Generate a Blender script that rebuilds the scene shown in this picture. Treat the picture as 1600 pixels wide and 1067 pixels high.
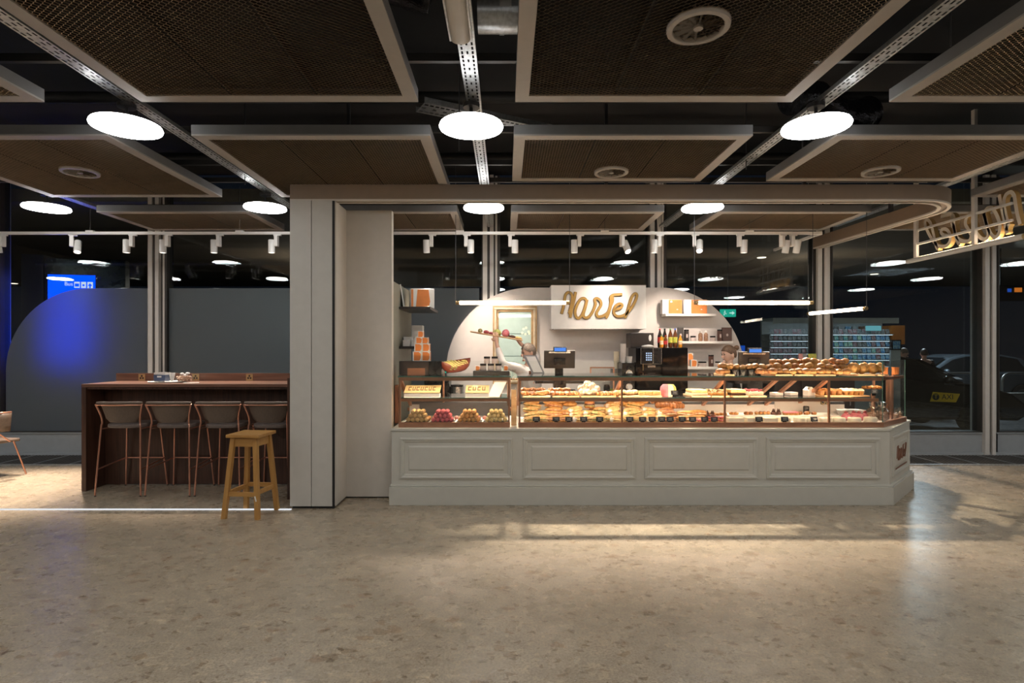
import bpy, math, random
from mathutils import Vector, Matrix
random.seed(7)
R = math.radians
PI = math.pi
for _o in list(bpy.data.objects):
    bpy.data.objects.remove(_o)
SC = bpy.context.scene
COL = SC.collection

# ------------------------------------------------------------------ camera, world, exposure
EYE = 1.6
F = 890.0                      # focal length in pixels of the 1600 px frame
cam = bpy.data.cameras.new('camera')
cam.sensor_width = 36.0
cam.lens = F / 1600 * 36
cam.shift_x = 10 / 1600
cam.shift_y = 11.5 / 1600
cam.clip_end = 200
co = bpy.data.objects.new('camera', cam)
co.location = (0, 0, EYE)
co.rotation_euler = (R(90), 0, 0)
COL.objects.link(co)
SC.camera = co
w = bpy.data.worlds.new('night')
SC.world = w
w.use_nodes = True
w.node_tree.nodes['Background'].inputs[0].default_value = (.012, .016, .026, 1)
w.node_tree.nodes['Background'].inputs[1].default_value = .35
SC.view_settings.view_transform = 'Standard'
SC.view_settings.look = 'None'
SC.view_settings.gamma = 1
SC.view_settings.use_curve_mapping = False
SC.view_settings.exposure = 0.0
SC.cycles.transparent_max_bounces = 32
SC.cycles.max_bounces = 8
SC.cycles.diffuse_bounces = 4
SC.cycles.glossy_bounces = 4
SC.cycles.sample_clamp_indirect = 6.0
DISC = 22.0                    # radiance of the disc lights
TUBE = 16.0                    # radiance of the tube lamps
LED = 42.0                     # radiance of the display case strips
SPOT = 560.0                    # watts of a track spot


def X(px, y): return (px - 790) * y / F
def Z(py, y): return EYE + (545 - py) * y / F


# ------------------------------------------------------------------ materials
MATS = {}


def mat(name, col, rough=.5, metal=0.0, var=.06, scale=12.0, bump=0.0, stretch=None, col2=None, spec=.5, coat=0, emit=0, ecol=None):
    m = bpy.data.materials.new(name)
    m.use_nodes = True
    nt = m.node_tree
    b = nt.nodes['Principled BSDF']
    b.inputs['Roughness'].default_value = rough
    b.inputs['Metallic'].default_value = metal
    b.inputs['Specular IOR Level'].default_value = spec
    b.inputs['Coat Weight'].default_value = coat
    tc = nt.nodes.new('ShaderNodeTexCoord')
    mp = nt.nodes.new('ShaderNodeMapping')
    nt.links.new(tc.outputs['Object'], mp.inputs[0])
    if stretch:
        mp.inputs['Scale'].default_value = stretch
    n = nt.nodes.new('ShaderNodeTexNoise')
    n.inputs['Scale'].default_value = scale
    n.inputs['Detail'].default_value = 4
    nt.links.new(mp.outputs[0], n.inputs['Vector'])
    r = nt.nodes.new('ShaderNodeValToRGB')
    a = col
    c2 = col2 if col2 else tuple(min(1, c * (1 + var)) for c in col)
    c1 = a if col2 else tuple(c * (1 - var) for c in col)
    r.color_ramp.elements[0].position = .35
    r.color_ramp.elements[1].position = .65
    r.color_ramp.elements[0].color = (*c1, 1)
    r.color_ramp.elements[1].color = (*c2, 1)
    nt.links.new(n.outputs[0], r.inputs[0])
    nt.links.new(r.outputs[0], b.inputs['Base Color'])
    if bump:
        bp = nt.nodes.new('ShaderNodeBump')
        bp.inputs['Strength'].default_value = bump
        bp.inputs['Distance'].default_value = .02
        nt.links.new(n.outputs[0], bp.inputs['Height'])
        nt.links.new(bp.outputs[0], b.inputs['Normal'])
    if emit:
        b.inputs['Emission Color'].default_value = (*(ecol or col), 1)
        b.inputs['Emission Strength'].default_value = emit
    MATS[name] = m
    return m


def glass_mat(name, tint=(1, 1, 1), ior=1.5, rough=0.0, boost=1.0):
    m = bpy.data.materials.new(name)
    m.use_nodes = True
    nt = m.node_tree
    nt.nodes.clear()
    out = nt.nodes.new('ShaderNodeOutputMaterial')
    mix = nt.nodes.new('ShaderNodeMixShader')
    tr = nt.nodes.new('ShaderNodeBsdfTransparent')
    tr.inputs[0].default_value = (*tint, 1)
    gl = nt.nodes.new('ShaderNodeBsdfGlossy')
    gl.inputs['Roughness'].default_value = rough
    fr = nt.nodes.new('ShaderNodeFresnel')
    ge = nt.nodes.new('ShaderNodeNewGeometry')
    # the Fresnel node inverts the index on back faces; keep the same index on both faces of a thin pane
    mm = nt.nodes.new('ShaderNodeMix')
    mm.inputs[2].default_value = ior
    mm.inputs[3].default_value = 1 / ior
    nt.links.new(ge.outputs['Backfacing'], mm.inputs[0])
    nt.links.new(mm.outputs[0], fr.inputs['IOR'])
    k = nt.nodes.new('ShaderNodeMath')
    k.operation = 'MULTIPLY'
    k.use_clamp = True
    k.inputs[1].default_value = boost
    nt.links.new(fr.outputs[0], k.inputs[0])
    nt.links.new(k.outputs[0], mix.inputs[0])
    nt.links.new(tr.outputs[0], mix.inputs[1])
    nt.links.new(gl.outputs[0], mix.inputs[2])
    nt.links.new(mix.outputs[0], out.inputs[0])
    MATS[name] = m
    return m


def emit_mat(name, col, s):
    m = bpy.data.materials.new(name)
    m.use_nodes = True
    nt = m.node_tree
    nt.nodes.clear()
    out = nt.nodes.new('ShaderNodeOutputMaterial')
    e = nt.nodes.new('ShaderNodeEmission')
    e.inputs[0].default_value = (*col, 1)
    e.inputs[1].default_value = s
    nt.links.new(e.outputs[0], out.inputs[0])
    MATS[name] = m
    return m


def floor_mat():
    m = bpy.data.materials.new('polished_stone')
    m.use_nodes = True
    nt = m.node_tree
    b = nt.nodes['Principled BSDF']
    tc = nt.nodes.new('ShaderNodeTexCoord')
    L = nt.links.new

    def noise(scale, detail, rough, stretch=(1, 1, 1), dist=0):
        mp = nt.nodes.new('ShaderNodeMapping')
        mp.inputs['Scale'].default_value = stretch
        L(tc.outputs['Object'], mp.inputs[0])
        n = nt.nodes.new('ShaderNodeTexNoise')
        n.inputs['Scale'].default_value = scale
        n.inputs['Detail'].default_value = detail
        n.inputs['Roughness'].default_value = rough
        n.inputs['Distortion'].default_value = dist
        L(mp.outputs[0], n.inputs['Vector'])
        return n.outputs[0]

    def ramp(src, stops):
        r = nt.nodes.new('ShaderNodeValToRGB')
        els = r.color_ramp.elements
        while len(els) < len(stops):
            els.new(.5)
        for e, (p, c) in zip(els, stops):
            e.position = p
            e.color = (*c, 1)
        L(src, r.inputs[0])
        return r.outputs[0]

    def mixc(fac, a, bcol, mode='MIX'):
        k = nt.nodes.new('ShaderNodeMix')
        k.data_type = 'RGBA'
        k.blend_type = mode
        if isinstance(fac, float):
            k.inputs[0].default_value = fac
        else:
            L(fac, k.inputs[0])
        L(a, k.inputs[6])
        if isinstance(bcol, tuple):
            k.inputs[7].default_value = (*bcol, 1)
        else:
            L(bcol, k.inputs[7])
        return k.outputs[2]
    base = ramp(noise(.9, 5, .6), [(.3, (.325, .272, .20)), (.5, (.36, .30, .222)), (.7, (.395, .33, .245))])
    mott = ramp(noise(7, 6, .72, (1, 1.25, 1), .5), [(.33, (.80, .79, .77)), (.5, (1, 1, 1)), (.68, (1.12, 1.11, 1.08))])
    c = mixc(.9, base, mott, 'MULTIPLY')
    fine = ramp(noise(75, 8, .75), [(.36, (.56, .54, .50)), (.5, (1, 1, 1)), (.64, (1.36, 1.34, 1.30))])
    c = mixc(.9, c, fine, 'MULTIPLY')
    mp = nt.nodes.new('ShaderNodeMapping')
    mp.inputs['Scale'].default_value = (1, 1.35, 1)
    L(tc.outputs['Object'], mp.inputs[0])
    wob = nt.nodes.new('ShaderNodeVectorMath')
    wob.operation = 'MULTIPLY_ADD'
    nz = nt.nodes.new('ShaderNodeTexNoise')
    nz.inputs['Scale'].default_value = 14
    L(mp.outputs[0], nz.inputs['Vector'])
    L(nz.outputs['Color'], wob.inputs[0])
    wob.inputs[1].default_value = (.09, .09, 0)
    L(mp.outputs[0], wob.inputs[2])
    for sc_v, stops, k in ((15, [(.0, (.78, .66, .58)), (.028, (.68, .62, .55)), (.032, (1, 1, 1)), (.95, (1, 1, 1)), (.96, (1.18, 1.17, 1.14))], .8),
                           (36, [(.0, (.45, .40, .35)), (.030, (.52, .45, .38)), (.034, (1, 1, 1)), (.93, (1, 1, 1)), (.94, (1.25, 1.24, 1.2))], .8)):
        vo = nt.nodes.new('ShaderNodeTexVoronoi')
        vo.inputs['Scale'].default_value = sc_v
        L(wob.outputs[0], vo.inputs['Vector'])
        sep = nt.nodes.new('ShaderNodeSeparateColor')
        L(vo.outputs['Color'], sep.inputs[0])
        c = mixc(k, c, ramp(sep.outputs[0], stops), 'MULTIPLY')
    vein = ramp(noise(30, 4, .7, (.7, 1.7, 1), 1.2), [(.665, (0, 0, 0)), (.71, (1, 1, 1))])
    c = mixc(vein, c, (.17, .125, .085))
    pale = ramp(noise(24, 5, .75, (.8, 1.5, 1), 1.0), [(.63, (0, 0, 0)), (.72, (1, 1, 1))])
    c = mixc(pale, c, (.47, .43, .36))
    L(c, b.inputs['Base Color'])
    rr = ramp(noise(5, 4, .6), [(.3, (.23, .23, .23)), (.7, (.33, .33, .33))])
    L(rr, b.inputs['Roughness'])
    b.inputs['Specular IOR Level'].default_value = .5
    bp = nt.nodes.new('ShaderNodeBump')
    bp.inputs['Strength'].default_value = .05
    bp.inputs['Distance'].default_value = .01
    L(noise(3.0, 3, .5), bp.inputs['Height'])
    L(bp.outputs[0], b.inputs['Normal'])
    return m


def film_mat():
    m = bpy.data.materials.new('frosted_film')
    m.use_nodes = True
    nt = m.node_tree
    nt.nodes.clear()
    out = nt.nodes.new('ShaderNodeOutputMaterial')
    d = nt.nodes.new('ShaderNodeBsdfDiffuse')
    n = nt.nodes.new('ShaderNodeTexNoise')
    n.inputs['Scale'].default_value = 400
    r = nt.nodes.new('ShaderNodeValToRGB')
    r.color_ramp.elements[0].color = (.215, .24, .26, 1)
    r.color_ramp.elements[1].color = (.24, .265, .285, 1)
    nt.links.new(n.outputs[0], r.inputs[0])
    nt.links.new(r.outputs[0], d.inputs[0])
    t = nt.nodes.new('ShaderNodeBsdfRefraction')
    t.inputs[0].default_value = (.82, .93, 1, 1)
    t.inputs['IOR'].default_value = 1.35
    t.inputs['Roughness'].default_value = .85
    g = nt.nodes.new('ShaderNodeBsdfGlossy')
    g.inputs['Roughness'].default_value = .35
    g.inputs[0].default_value = (.5, .5, .5, 1)
    a = nt.nodes.new('ShaderNodeMixShader')
    a.inputs[0].default_value = .62
    bb = nt.nodes.new('ShaderNodeMixShader')
    bb.inputs[0].default_value = .05
    nt.links.new(d.outputs[0], a.inputs[1])
    nt.links.new(t.outputs[0], a.inputs[2])
    nt.links.new(a.outputs[0], bb.inputs[1])
    nt.links.new(g.outputs[0], bb.inputs[2])
    nt.links.new(bb.outputs[0], out.inputs[0])
    return m


mat('paint_cream', (.60, .56, .50), .45, var=.02)
mat('paint_counter', (.55, .54, .48), .42, var=.02)
mat('paint_column', (.56, .545, .50), .4, var=.02)
mat('paint_beam', (.23, .17, .12), .5, var=.03)
mat('paint_white', (.80, .78, .75), .4, var=.02)
mat('board_white', (.66, .62, .59), .5, var=.02)
mat('hall_wall', (.16, .13, .10), .7, var=.1)
mat('hall_ceiling', (.34, .28, .21), .7, var=.1)
mat('olive', (.22, .215, .17), .5, var=.04)
mat('black_void', (.005, .005, .006), .8, var=.2)
mat('added_dark_sheet', (.012, .011, .010), .9)
mat('void_steel', (.03, .028, .026), .55)
mat('vent_blade', (.22, .20, .18), .5, var=.03)
mat('panel_side', (.20, .20, .205), .4, var=.03)
mat('black_gap', (.01, .01, .01), .6)
mat('panel_frame', (.42, .39, .36), .4, var=.03)
mat('panel_back', (.03, .027, .024), .8)
mat('mesh_metal', (.80, .66, .50), .5, var=.05)
mat('galvanised', (.55, .57, .58), .35, metal=.7, var=.15, scale=40)
mat('dark_steel', (.10, .10, .105), .45, metal=.6)
mat('foil', (.05, .05, .055), .25, metal=.8, bump=.8, scale=18, var=.5)
mat('alu', (.72, .70, .66), .35, metal=.1, var=.03)
mat('alu_dark', (.06, .055, .05), .4, metal=.3)
mat('sill_paint', (.36, .39, .41), .5, var=.03)
mat('grate_metal', (.14, .13, .12), .4, metal=.6)
mat('white_metal', (.78, .76, .73), .35, var=.02)
mat('copper', (.62, .33, .215), .32, metal=.85, var=.06)
mat('dark_copper', (.30, .14, .09), .4, metal=.6)
mat('rose_copper', (.70, .36, .26), .28, metal=.9, var=.05)
mat('walnut', (.045, .020, .013), .38, stretch=(1, 1, .06), scale=40, col2=(.085, .038, .024), bump=.03)
mat('walnut_top', (.12, .058, .038), .33, stretch=(.06, 1, 1), scale=40, col2=(.20, .10, .066), bump=.03)
mat('leather', (.115, .083, .062), .5, var=.08, scale=60, bump=.05)
mat('seat_leather', (.14, .11, .095), .4, var=.08, scale=60)
mat('oak', (.42, .21, .055), .42, stretch=(1, 1, .08), scale=30, col2=(.50, .27, .08))
mat('oak_top', (.42, .21, .055), .42, stretch=(.1, 1, 1), scale=30, col2=(.50, .27, .08))
mat('rubber', (.03, .03, .03), .7)
mat('brass', (.50, .36, .18), .35, metal=.8)
mat('gold_letter', (.44, .27, .075), .4, metal=.25, var=.08)
mat('gold_side', (.17, .10, .05), .5, metal=.3)
mat('cream_letter', (.62, .56, .47), .45)
mat('letter_gold_side', (.48, .32, .12), .4, metal=.4)
mat('gilt', (.50, .33, .17), .35, metal=.5, var=.15)
mat('gilt_pale', (.66, .55, .40), .4, metal=.25, var=.1)
mat('mint', (.62, .82, .77), .03, metal=.25, var=.03)
mat('mint_line', (.10, .17, .16), .4)
mat('petal', (.75, .85, .72), .5)
mat('black_plastic', (.013, .013, .014), .25, var=.2)
mat('black_gloss', (.006, .006, .007), .08, var=.2)
mat('black_box', (.035, .028, .025), .35)
mat('steel', (.55, .55, .55), .25, metal=.9)
mat('grey_metal', (.26, .26, .26), .4, metal=.3)
mat('paper', (.82, .80, .77), .6, var=.02)
mat('white_card', (.86, .84, .80), .5, var=.02)
mat('orange', (.78, .25, .06), .5, var=.05)
mat('slate', (.012, .013, .017), .5)
mat('chalk', (.45, .45, .45), .7)
mat('wood_board', (.55, .33, .16), .5, stretch=(.1, 1, 1), scale=30, col2=(.68, .45, .25))
mat('dark_tray', (.03, .025, .022), .4)
mat('riser', (.86, .78, .62), .45, var=.03)
mat('case_white', (.80, .75, .70), .45, var=.02)
mat('cork', (.20, .09, .05), .7)
mat('bread', (.24, .09, .022), .45, col2=(.46, .22, .06), scale=22, bump=.3)
mat('bread_gold', (.32, .135, .03), .42, col2=(.58, .32, .10), scale=26, bump=.3)
mat('bread_pale', (.50, .27, .085), .5, col2=(.78, .56, .29), scale=24, bump=.3)
mat('bread_brown', (.20, .065, .018), .42, col2=(.42, .18, .055), scale=26, bump=.4)
mat('danish', (.26, .075, .016), .35, col2=(.62, .30, .085), scale=45, bump=.5)
mat('powder', (.62, .45, .27), .7, col2=(.92, .88, .80), scale=24, bump=.3)
mat('filling_green', (.10, .16, .03), .6, col2=(.55, .42, .22), scale=60, bump=.4)
mat('filling_ham', (.55, .20, .13), .5, col2=(.75, .60, .40), scale=60, bump=.4)
mat('cheese', (.80, .62, .30), .5, var=.1)
mat('choc', (.05, .018, .010), .35, col2=(.10, .035, .02), scale=30, bump=.3)
mat('berry', (.30, .03, .045), .3, col2=(.55, .14, .16), scale=70, bump=.4)
mat('pink_icing', (.66, .20, .24), .4, var=.15, scale=40)
mat('sponge', (.70, .46, .16), .6, col2=(.82, .62, .28), scale=50, bump=.2)
mat('cream', (.86, .76, .58), .5, var=.05)
mat('pistachio', (.48, .50, .14), .5, var=.1)
mat('crumb', (.62, .38, .16), .7, col2=(.86, .72, .48), scale=60, bump=.7)
mat('macaron_tan', (.58, .38, .17), .6, var=.12, scale=30)
mat('macaron_pink', (.52, .12, .14), .6, var=.12, scale=30)
mat('macaron_caramel', (.58, .30, .11), .6, var=.12, scale=30)
mat('macaron_cream', (.68, .50, .22), .6, var=.12, scale=30)
mat('macaron_rose', (.62, .28, .25), .6, var=.1, scale=30)
mat('skin', (.72, .44, .33), .5, var=.06)
mat('skin_pale', (.76, .50, .39), .5, var=.06)
mat('hair_brown', (.13, .075, .045), .5, var=.3, scale=60)
mat('hair_grey', (.24, .19, .15), .5, var=.3, scale=60)
mat('hair_dark', (.035, .02, .014), .5, var=.3, scale=60)
mat('shirt_white', (.78, .73, .70), .7, var=.03)
mat('apron_dark', (.02, .02, .022), .7)
mat('coat_dark', (.022, .014, .012), .7)
mat('eye', (.02, .015, .012), .2)
mat('lips', (.42, .14, .12), .5)
mat('taxi_black', (.006, .006, .006), .1, coat=.6)
mat('car_silver', (.10, .12, .14), .25, metal=.4)
mat('car_glass', (.006, .008, .010), .05)
mat('tyre', (.012, .012, .012), .7)
mat('taxi_yellow', (.85, .52, .01), .5)
mat('asphalt', (.035, .037, .04), .8, var=.2)
mat('concrete', (.20, .19, .17), .8, var=.1)
mat('out_ceiling', (.34, .26, .19), .8)
mat('rail_steel', (.45, .45, .44), .3, metal=.8)
mat('bowl_red', (.20, .045, .03), .25, coat=.3)
mat('bowl_paint', (.12, .17, .03), .4, col2=(.30, .33, .07), scale=28)
mat('bowl_yellow', (.55, .46, .12), .4, col2=(.75, .66, .25), scale=28)
mat('jar_label', (.55, .46, .43), .5, var=.06)
mat('clear_bag', (.75, .72, .68), .25, var=.2, scale=30, bump=.6)
mat('brown_bag', (.085, .038, .028), .4)
mat('nuts', (.14, .06, .03), .5, col2=(.34, .2, .12), scale=80)
mat('cola', (.012, .006, .004), .1)
mat('tea', (.10, .028, .006), .1)
mat('juice', (.65, .25, .02), .15)
mat('label_red', (.45, .02, .02), .4)
mat('label_green', (.16, .34, .05), .4, col2=(.65, .5, .08), scale=40)
mat('label_cream', (.75, .68, .52), .4, col2=(.7, .3, .1), scale=30)
mat('cap_red', (.5, .02, .02), .3)
mat('cap_blue', (.03, .10, .5), .3)
mat('cap_green', (.08, .3, .08), .3)
mat('napkin_blue', (.035, .055, .11), .4)
mat('sweets', (.30, .14, .08), .4, col2=(.75, .55, .42), scale=50, bump=.4)
mat('shop_white', (.50, .50, .50), .5)
mat('shop_orange', (.62, .20, .03), .5)
mat('magazine_blue', (.02, .20, .55), .4, col2=(.45, .7, .8), scale=34)
mat('magazine_teal', (.05, .42, .50), .4, col2=(.65, .8, .55), scale=34)
mat('magazine_red', (.30, .06, .08), .4, col2=(.4, .4, .42), scale=30)
mat('magazine_grey', (.10, .10, .11), .4, col2=(.4, .4, .4), scale=30)
emit_mat('disc_light', (1, .985, .96), DISC)
emit_mat('tube_light', (1, .80, .62), TUBE)
emit_mat('led_light', (1, .74, .50), LED)
emit_mat('spot_lens', (1, .93, .84), 9)
emit_mat('screen_blue', (.0, .045, 1), 3.6)
emit_mat('screen_dim', (.02, .15, .9), .6)
emit_mat('orange_led', (1, .25, .03), .8)
emit_mat('screen_white', (.85, .9, 1), 1.2)
emit_mat('pos_blue', (.10, .28, .85), 1.0)
emit_mat('keypad_white', (.6, .75, 1), .9)
emit_mat('exit_green', (.02, .5, .34), 1.1)
emit_mat('exit_white', (.7, 1, .9), 1.2)
emit_mat('cyan_sign', (.25, .7, .8), .7)
emit_mat('added_shelf_glow', (.75, .9, 1), 3.4)
emit_mat('down_lamp', (1, .82, .65), 3)
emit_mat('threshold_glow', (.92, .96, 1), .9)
glass_mat('window_glass', (.90, .93, .93), 1.5, boost=1.25)
glass_mat('bag_film', (.86, .85, .83), 1.5, rough=.12, boost=3.2)
glass_mat('case_glass', (.97, .985, .975), 1.35)
glass_mat('clear_glass', (.93, .94, .93), 1.5)
mat('glass_edge', (.10, .20, .16), .15)
MATS['floor'] = floor_mat()
MATS['film'] = film_mat()


# ------------------------------------------------------------------ mesh builder
class MB:
    def __init__(s):
        s.v = []; s.f = []; s.mi = []; s.mats = []; s.cur = 0

    def use(s, m):
        if m not in s.mats:
            s.mats.append(m)
        s.cur = s.mats.index(m)
        return s

    def add(s, vs, fs):
        o = len(s.v)
        s.v += [tuple(p) for p in vs]
        s.f += [tuple(i + o for i in f) for f in fs]
        s.mi += [s.cur] * len(fs)
        return s

    def bx(s, x0, x1, y0, y1, z0, z1, M=None):
        vs = [Vector(p) for p in ((x0, y0, z0), (x1, y0, z0), (x1, y1, z0), (x0, y1, z0), (x0, y0, z1), (x1, y0, z1), (x1, y1, z1), (x0, y1, z1))]
        if M is not None:
            vs = [M @ p for p in vs]
        return s.add(vs, [(3, 2, 1, 0), (4, 5, 6, 7), (0, 1, 5, 4), (1, 2, 6, 5), (2, 3, 7, 6), (3, 0, 4, 7)])

    def box(s, c, d, M=None, rz=0):
        T = Matrix.Translation(c)
        if rz: T = T @ Matrix.Rotation(rz, 4, 'Z')
        if M is not None: T = T @ M
        a, b, e = d[0] / 2, d[1] / 2, d[2] / 2
        return s.bx(-a, a, -b, b, -e, e, T)

    def bar(s, p0, p1, wd, dp, up=(0, 0, 1)):
        p0, p1 = Vector(p0), Vector(p1)
        d = (p1 - p0)
        ln = d.length
        d.normalize()
        sd = d.cross(Vector(up))
        if sd.length < 1e-4: sd = d.cross(Vector((0, 1, 0)))
        sd.normalize()
        n = sd.cross(d)
        M = Matrix(((sd.x, d.x, n.x, p0.x), (sd.y, d.y, n.y, p0.y), (sd.z, d.z, n.z, p0.z), (0, 0, 0, 1)))
        return s.bx(-wd / 2, wd / 2, 0, ln, -dp / 2, dp / 2, M)

    def tube(s, pts, r, n=8, closed=False, caps=True):
        pts = [Vector(p) for p in pts]
        k = len(pts)
        rs = r if isinstance(r, (list, tuple)) else [r] * k
        base = len(s.v)
        prev = None
        vs = []
        for i, p in enumerate(pts):
            a = pts[(i - 1) % k] if (closed or i > 0) else p
            b = pts[(i + 1) % k] if (closed or i < k - 1) else p
            t = (b - a).normalized()
            if prev is None:
                u = t.orthogonal().normalized()
            else:
                u = (prev - t * prev.dot(t))
                u = u.normalized() if u.length > 1e-6 else t.orthogonal().normalized()
            prev = u
            q = t.cross(u)
            for j in range(n):
                an = 2 * PI * j / n
                vs.append(p + (u * math.cos(an) + q * math.sin(an)) * rs[i])
        fs = []
        for i in range(k if closed else k - 1):
            i2 = (i + 1) % k
            for j in range(n):
                j2 = (j + 1) % n
                fs.append((i * n + j, i * n + j2, i2 * n + j2, i2 * n + j))
        if caps and not closed:
            fs.append(tuple(range(n - 1, -1, -1)))
            fs.append(tuple((k - 1) * n + j for j in range(n)))
        return s.add(vs, fs)

    def cyl(s, p0, p1, r0, r1=None, n=16):
        return s.tube([p0, p1], [r0, r0 if r1 is None else r1], n)

    def lathe(s, prof, n=16, o=(0, 0, 0), M=None):
        vs = []
        for r, z in prof:
            for j in range(n):
                a = 2 * PI * j / n
                p = Vector((r * math.cos(a), r * math.sin(a), z))
                if M is not None: p = M @ p
                vs.append(p + Vector(o))
        fs = []
        for i in range(len(prof) - 1):
            for j in range(n):
                j2 = (j + 1) % n
                fs.append((i * n + j, i * n + j2, (i + 1) * n + j2, (i + 1) * n + j))
        fs.append(tuple(range(n - 1, -1, -1)))
        fs.append(tuple((len(prof) - 1) * n + j for j in range(n)))
        return s.add(vs, fs)

    def ell(s, c, r, nu=12, nv=8, M=None, flat=None, z0=None):
        vs = [];
        for i in range(nv + 1):
            th = PI * i / nv
            for j in range(nu):
                a = 2 * PI * j / nu
                p = Vector((r[0] * math.sin(th) * math.cos(a), r[1] * math.sin(th) * math.sin(a), -r[2] * math.cos(th)))
                if flat is not None and p.z < flat: p.z = flat
                if M is not None: p = M @ p
                vs.append(p + Vector(c))
        fs = []
        for i in range(nv):
            for j in range(nu):
                j2 = (j + 1) % nu
                fs.append((i * nu + j, i * nu + j2, (i + 1) * nu + j2, (i + 1) * nu + j))
        return s.add(vs, fs)

    def prism(s, poly, h0, h1, fr=None):
        """poly in (u,v) extruded along the third axis; fr maps (u,v,w) to a point"""
        fr = fr or (lambda u, v, q: (u, v, q))
        n = len(poly)
        vs = [fr(u, v, h0) for u, v in poly] + [fr(u, v, h1) for u, v in poly]
        fs = [tuple(range(n - 1, -1, -1)), tuple(range(n, 2 * n))]
        for i in range(n):
            j = (i + 1) % n
            fs.append((i, j, n + j, n + i))
        return s.add(vs, fs)

    def ribbon(s, pts, wd, q0, q1, fr, m_front=None, m_side=None):
        """flat stroke of width wd along 2-D points, extruded q0 (back) to q1 (front)"""
        n = len(pts)
        L, Rr = [], []
        for i in range(n):
            a = Vector(pts[max(0, i - 1)]); b = Vector(pts[min(n - 1, i + 1)])
            t = (b - a)
            t = t.normalized() if t.length > 1e-9 else Vector((1, 0))
            nn = Vector((-t.y, t.x)) * wd / 2
            p = Vector(pts[i])
            L.append(p + nn); Rr.append(p - nn)
        vs = []
        for q in (q0, q1):
            vs += [fr(p.x, p.y, q) for p in L] + [fr(p.x, p.y, q) for p in Rr]
        l0, r0, l1, r1 = 0, n, 2 * n, 3 * n
        ff = [(l1 + i, r1 + i, r1 + i + 1, l1 + i + 1) for i in range(n - 1)]
        fb = [(l0 + i, l0 + i + 1, r0 + i + 1, r0 + i) for i in range(n - 1)]
        fsd = [(l0 + i, l1 + i, l1 + i + 1, l0 + i + 1) for i in range(n - 1)] + [(r0 + i, r0 + i + 1, r1 + i + 1, r1 + i) for i in range(n - 1)]
        fsd += [(l0, r0, r1, l1), (l0 + n - 1, l1 + n - 1, r1 + n - 1, r0 + n - 1)]
        o = len(s.v)
        s.v += [tuple(p) for p in vs]
        for fl, mm in ((ff + fb, m_front), (fsd, m_side)):
            if mm: s.use(mm)
            s.f += [tuple(i + o for i in f) for f in fl]
            s.mi += [s.cur] * len(fl)
        return s

    def mesh(s, name, mats, smooth):
        me = bpy.data.meshes.new(name)
        me.from_pydata(s.v, [], s.f)
        ml = s.mats if s.mats else mats
        for q in ml:
            me.materials.append(MATS[q] if isinstance(q, str) else q)
        if len(ml) > 1:
            me.polygons.foreach_set('material_index', s.mi)
        if smooth:
            me.polygons.foreach_set('use_smooth', [True] * len(me.polygons))
            try:
                me.set_sharp_from_angle(angle=R(50))
            except Exception:
                pass
        me.update()
        return me


def catmull(pts, sub=6, closed=False):
    out = []
    n = len(pts)
    P = [Vector(p) for p in pts]
    for i in range(n if closed else n - 1):
        p0 = P[(i - 1) % n] if closed or i > 0 else P[0]
        p1 = P[i]; p2 = P[(i + 1) % n]
        p3 = P[(i + 2) % n] if closed or i + 2 < n else P[n - 1]
        for k in range(sub):
            t = k / sub
            out.append(.5 * ((2 * p1) + (p2 - p0) * t + (2 * p0 - 5 * p1 + 4 * p2 - p3) * t * t + (3 * p1 - p0 - 3 * p2 + p3) * t ** 3))
    if not closed: out.append(P[-1])
    return out


# ------------------------------------------------------------------ objects
def thing(name, label, cat, loc=(0, 0, 0), rz=0, group=None):
    o = bpy.data.objects.new(name, None)
    o.empty_display_size = .1
    COL.objects.link(o)
    o.location = loc
    o.rotation_euler = (0, 0, rz)
    tag(o, label, cat, group)
    return o


def tag(o, label=None, cat=None, group=None, kind=None):
    if label: o['label'] = label
    if cat: o['category'] = cat
    if group: o['group'] = group
    if kind: o['kind'] = kind
    return o


def part(name, mb, m=None, parent=None, smooth=False, label=None, bevel=0, loc=None, rz=0, kind=None):
    me = mb if isinstance(mb, bpy.types.Mesh) else mb.mesh(name, [m] if m else [], smooth)
    o = bpy.data.objects.new(name, me)
    COL.objects.link(o)
    if parent is not None: o.parent = parent
    if loc is not None: o.location = loc
    if rz: o.rotation_euler = (0, 0, rz)
    if label: o['label'] = label
    if kind: o['kind'] = kind
    if bevel:
        b = o.modifiers.new('bevel', 'BEVEL')
        b.width = bevel; b.segments = 2; b.limit_method = 'ANGLE'; b.angle_limit = R(40)
    return o


def solo(name, mb, m, label, cat, loc=(0, 0, 0), rz=0, group=None, smooth=False, bevel=0, kind=None):
    o = part(name, mb, m, None, smooth, None, bevel)
    o.location = loc
    o.rotation_euler = (0, 0, rz)
    return tag(o, label, cat, group, kind)


def struct(name, mb, m, parent=None, smooth=False, bevel=0):
    o = part(name, mb, m, parent, smooth, None, bevel)
    if parent is None: o['kind'] = 'structure'
    return o


KIDS = {}


def dup(root, loc, rz=None, label=None, group=None, scale=None):
    def cp(o, par):
        c = o.copy()
        COL.objects.link(c)
        c.parent = par
        for ch in o.children: cp(ch, c)
        return c
    r = cp(root, None)
    r.location = loc
    if rz is not None: r.rotation_euler = (0, 0, rz)
    if scale: r.scale = scale if isinstance(scale, tuple) else (scale,) * 3
    if label: r['label'] = label
    if group: r['group'] = group
    return r


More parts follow.
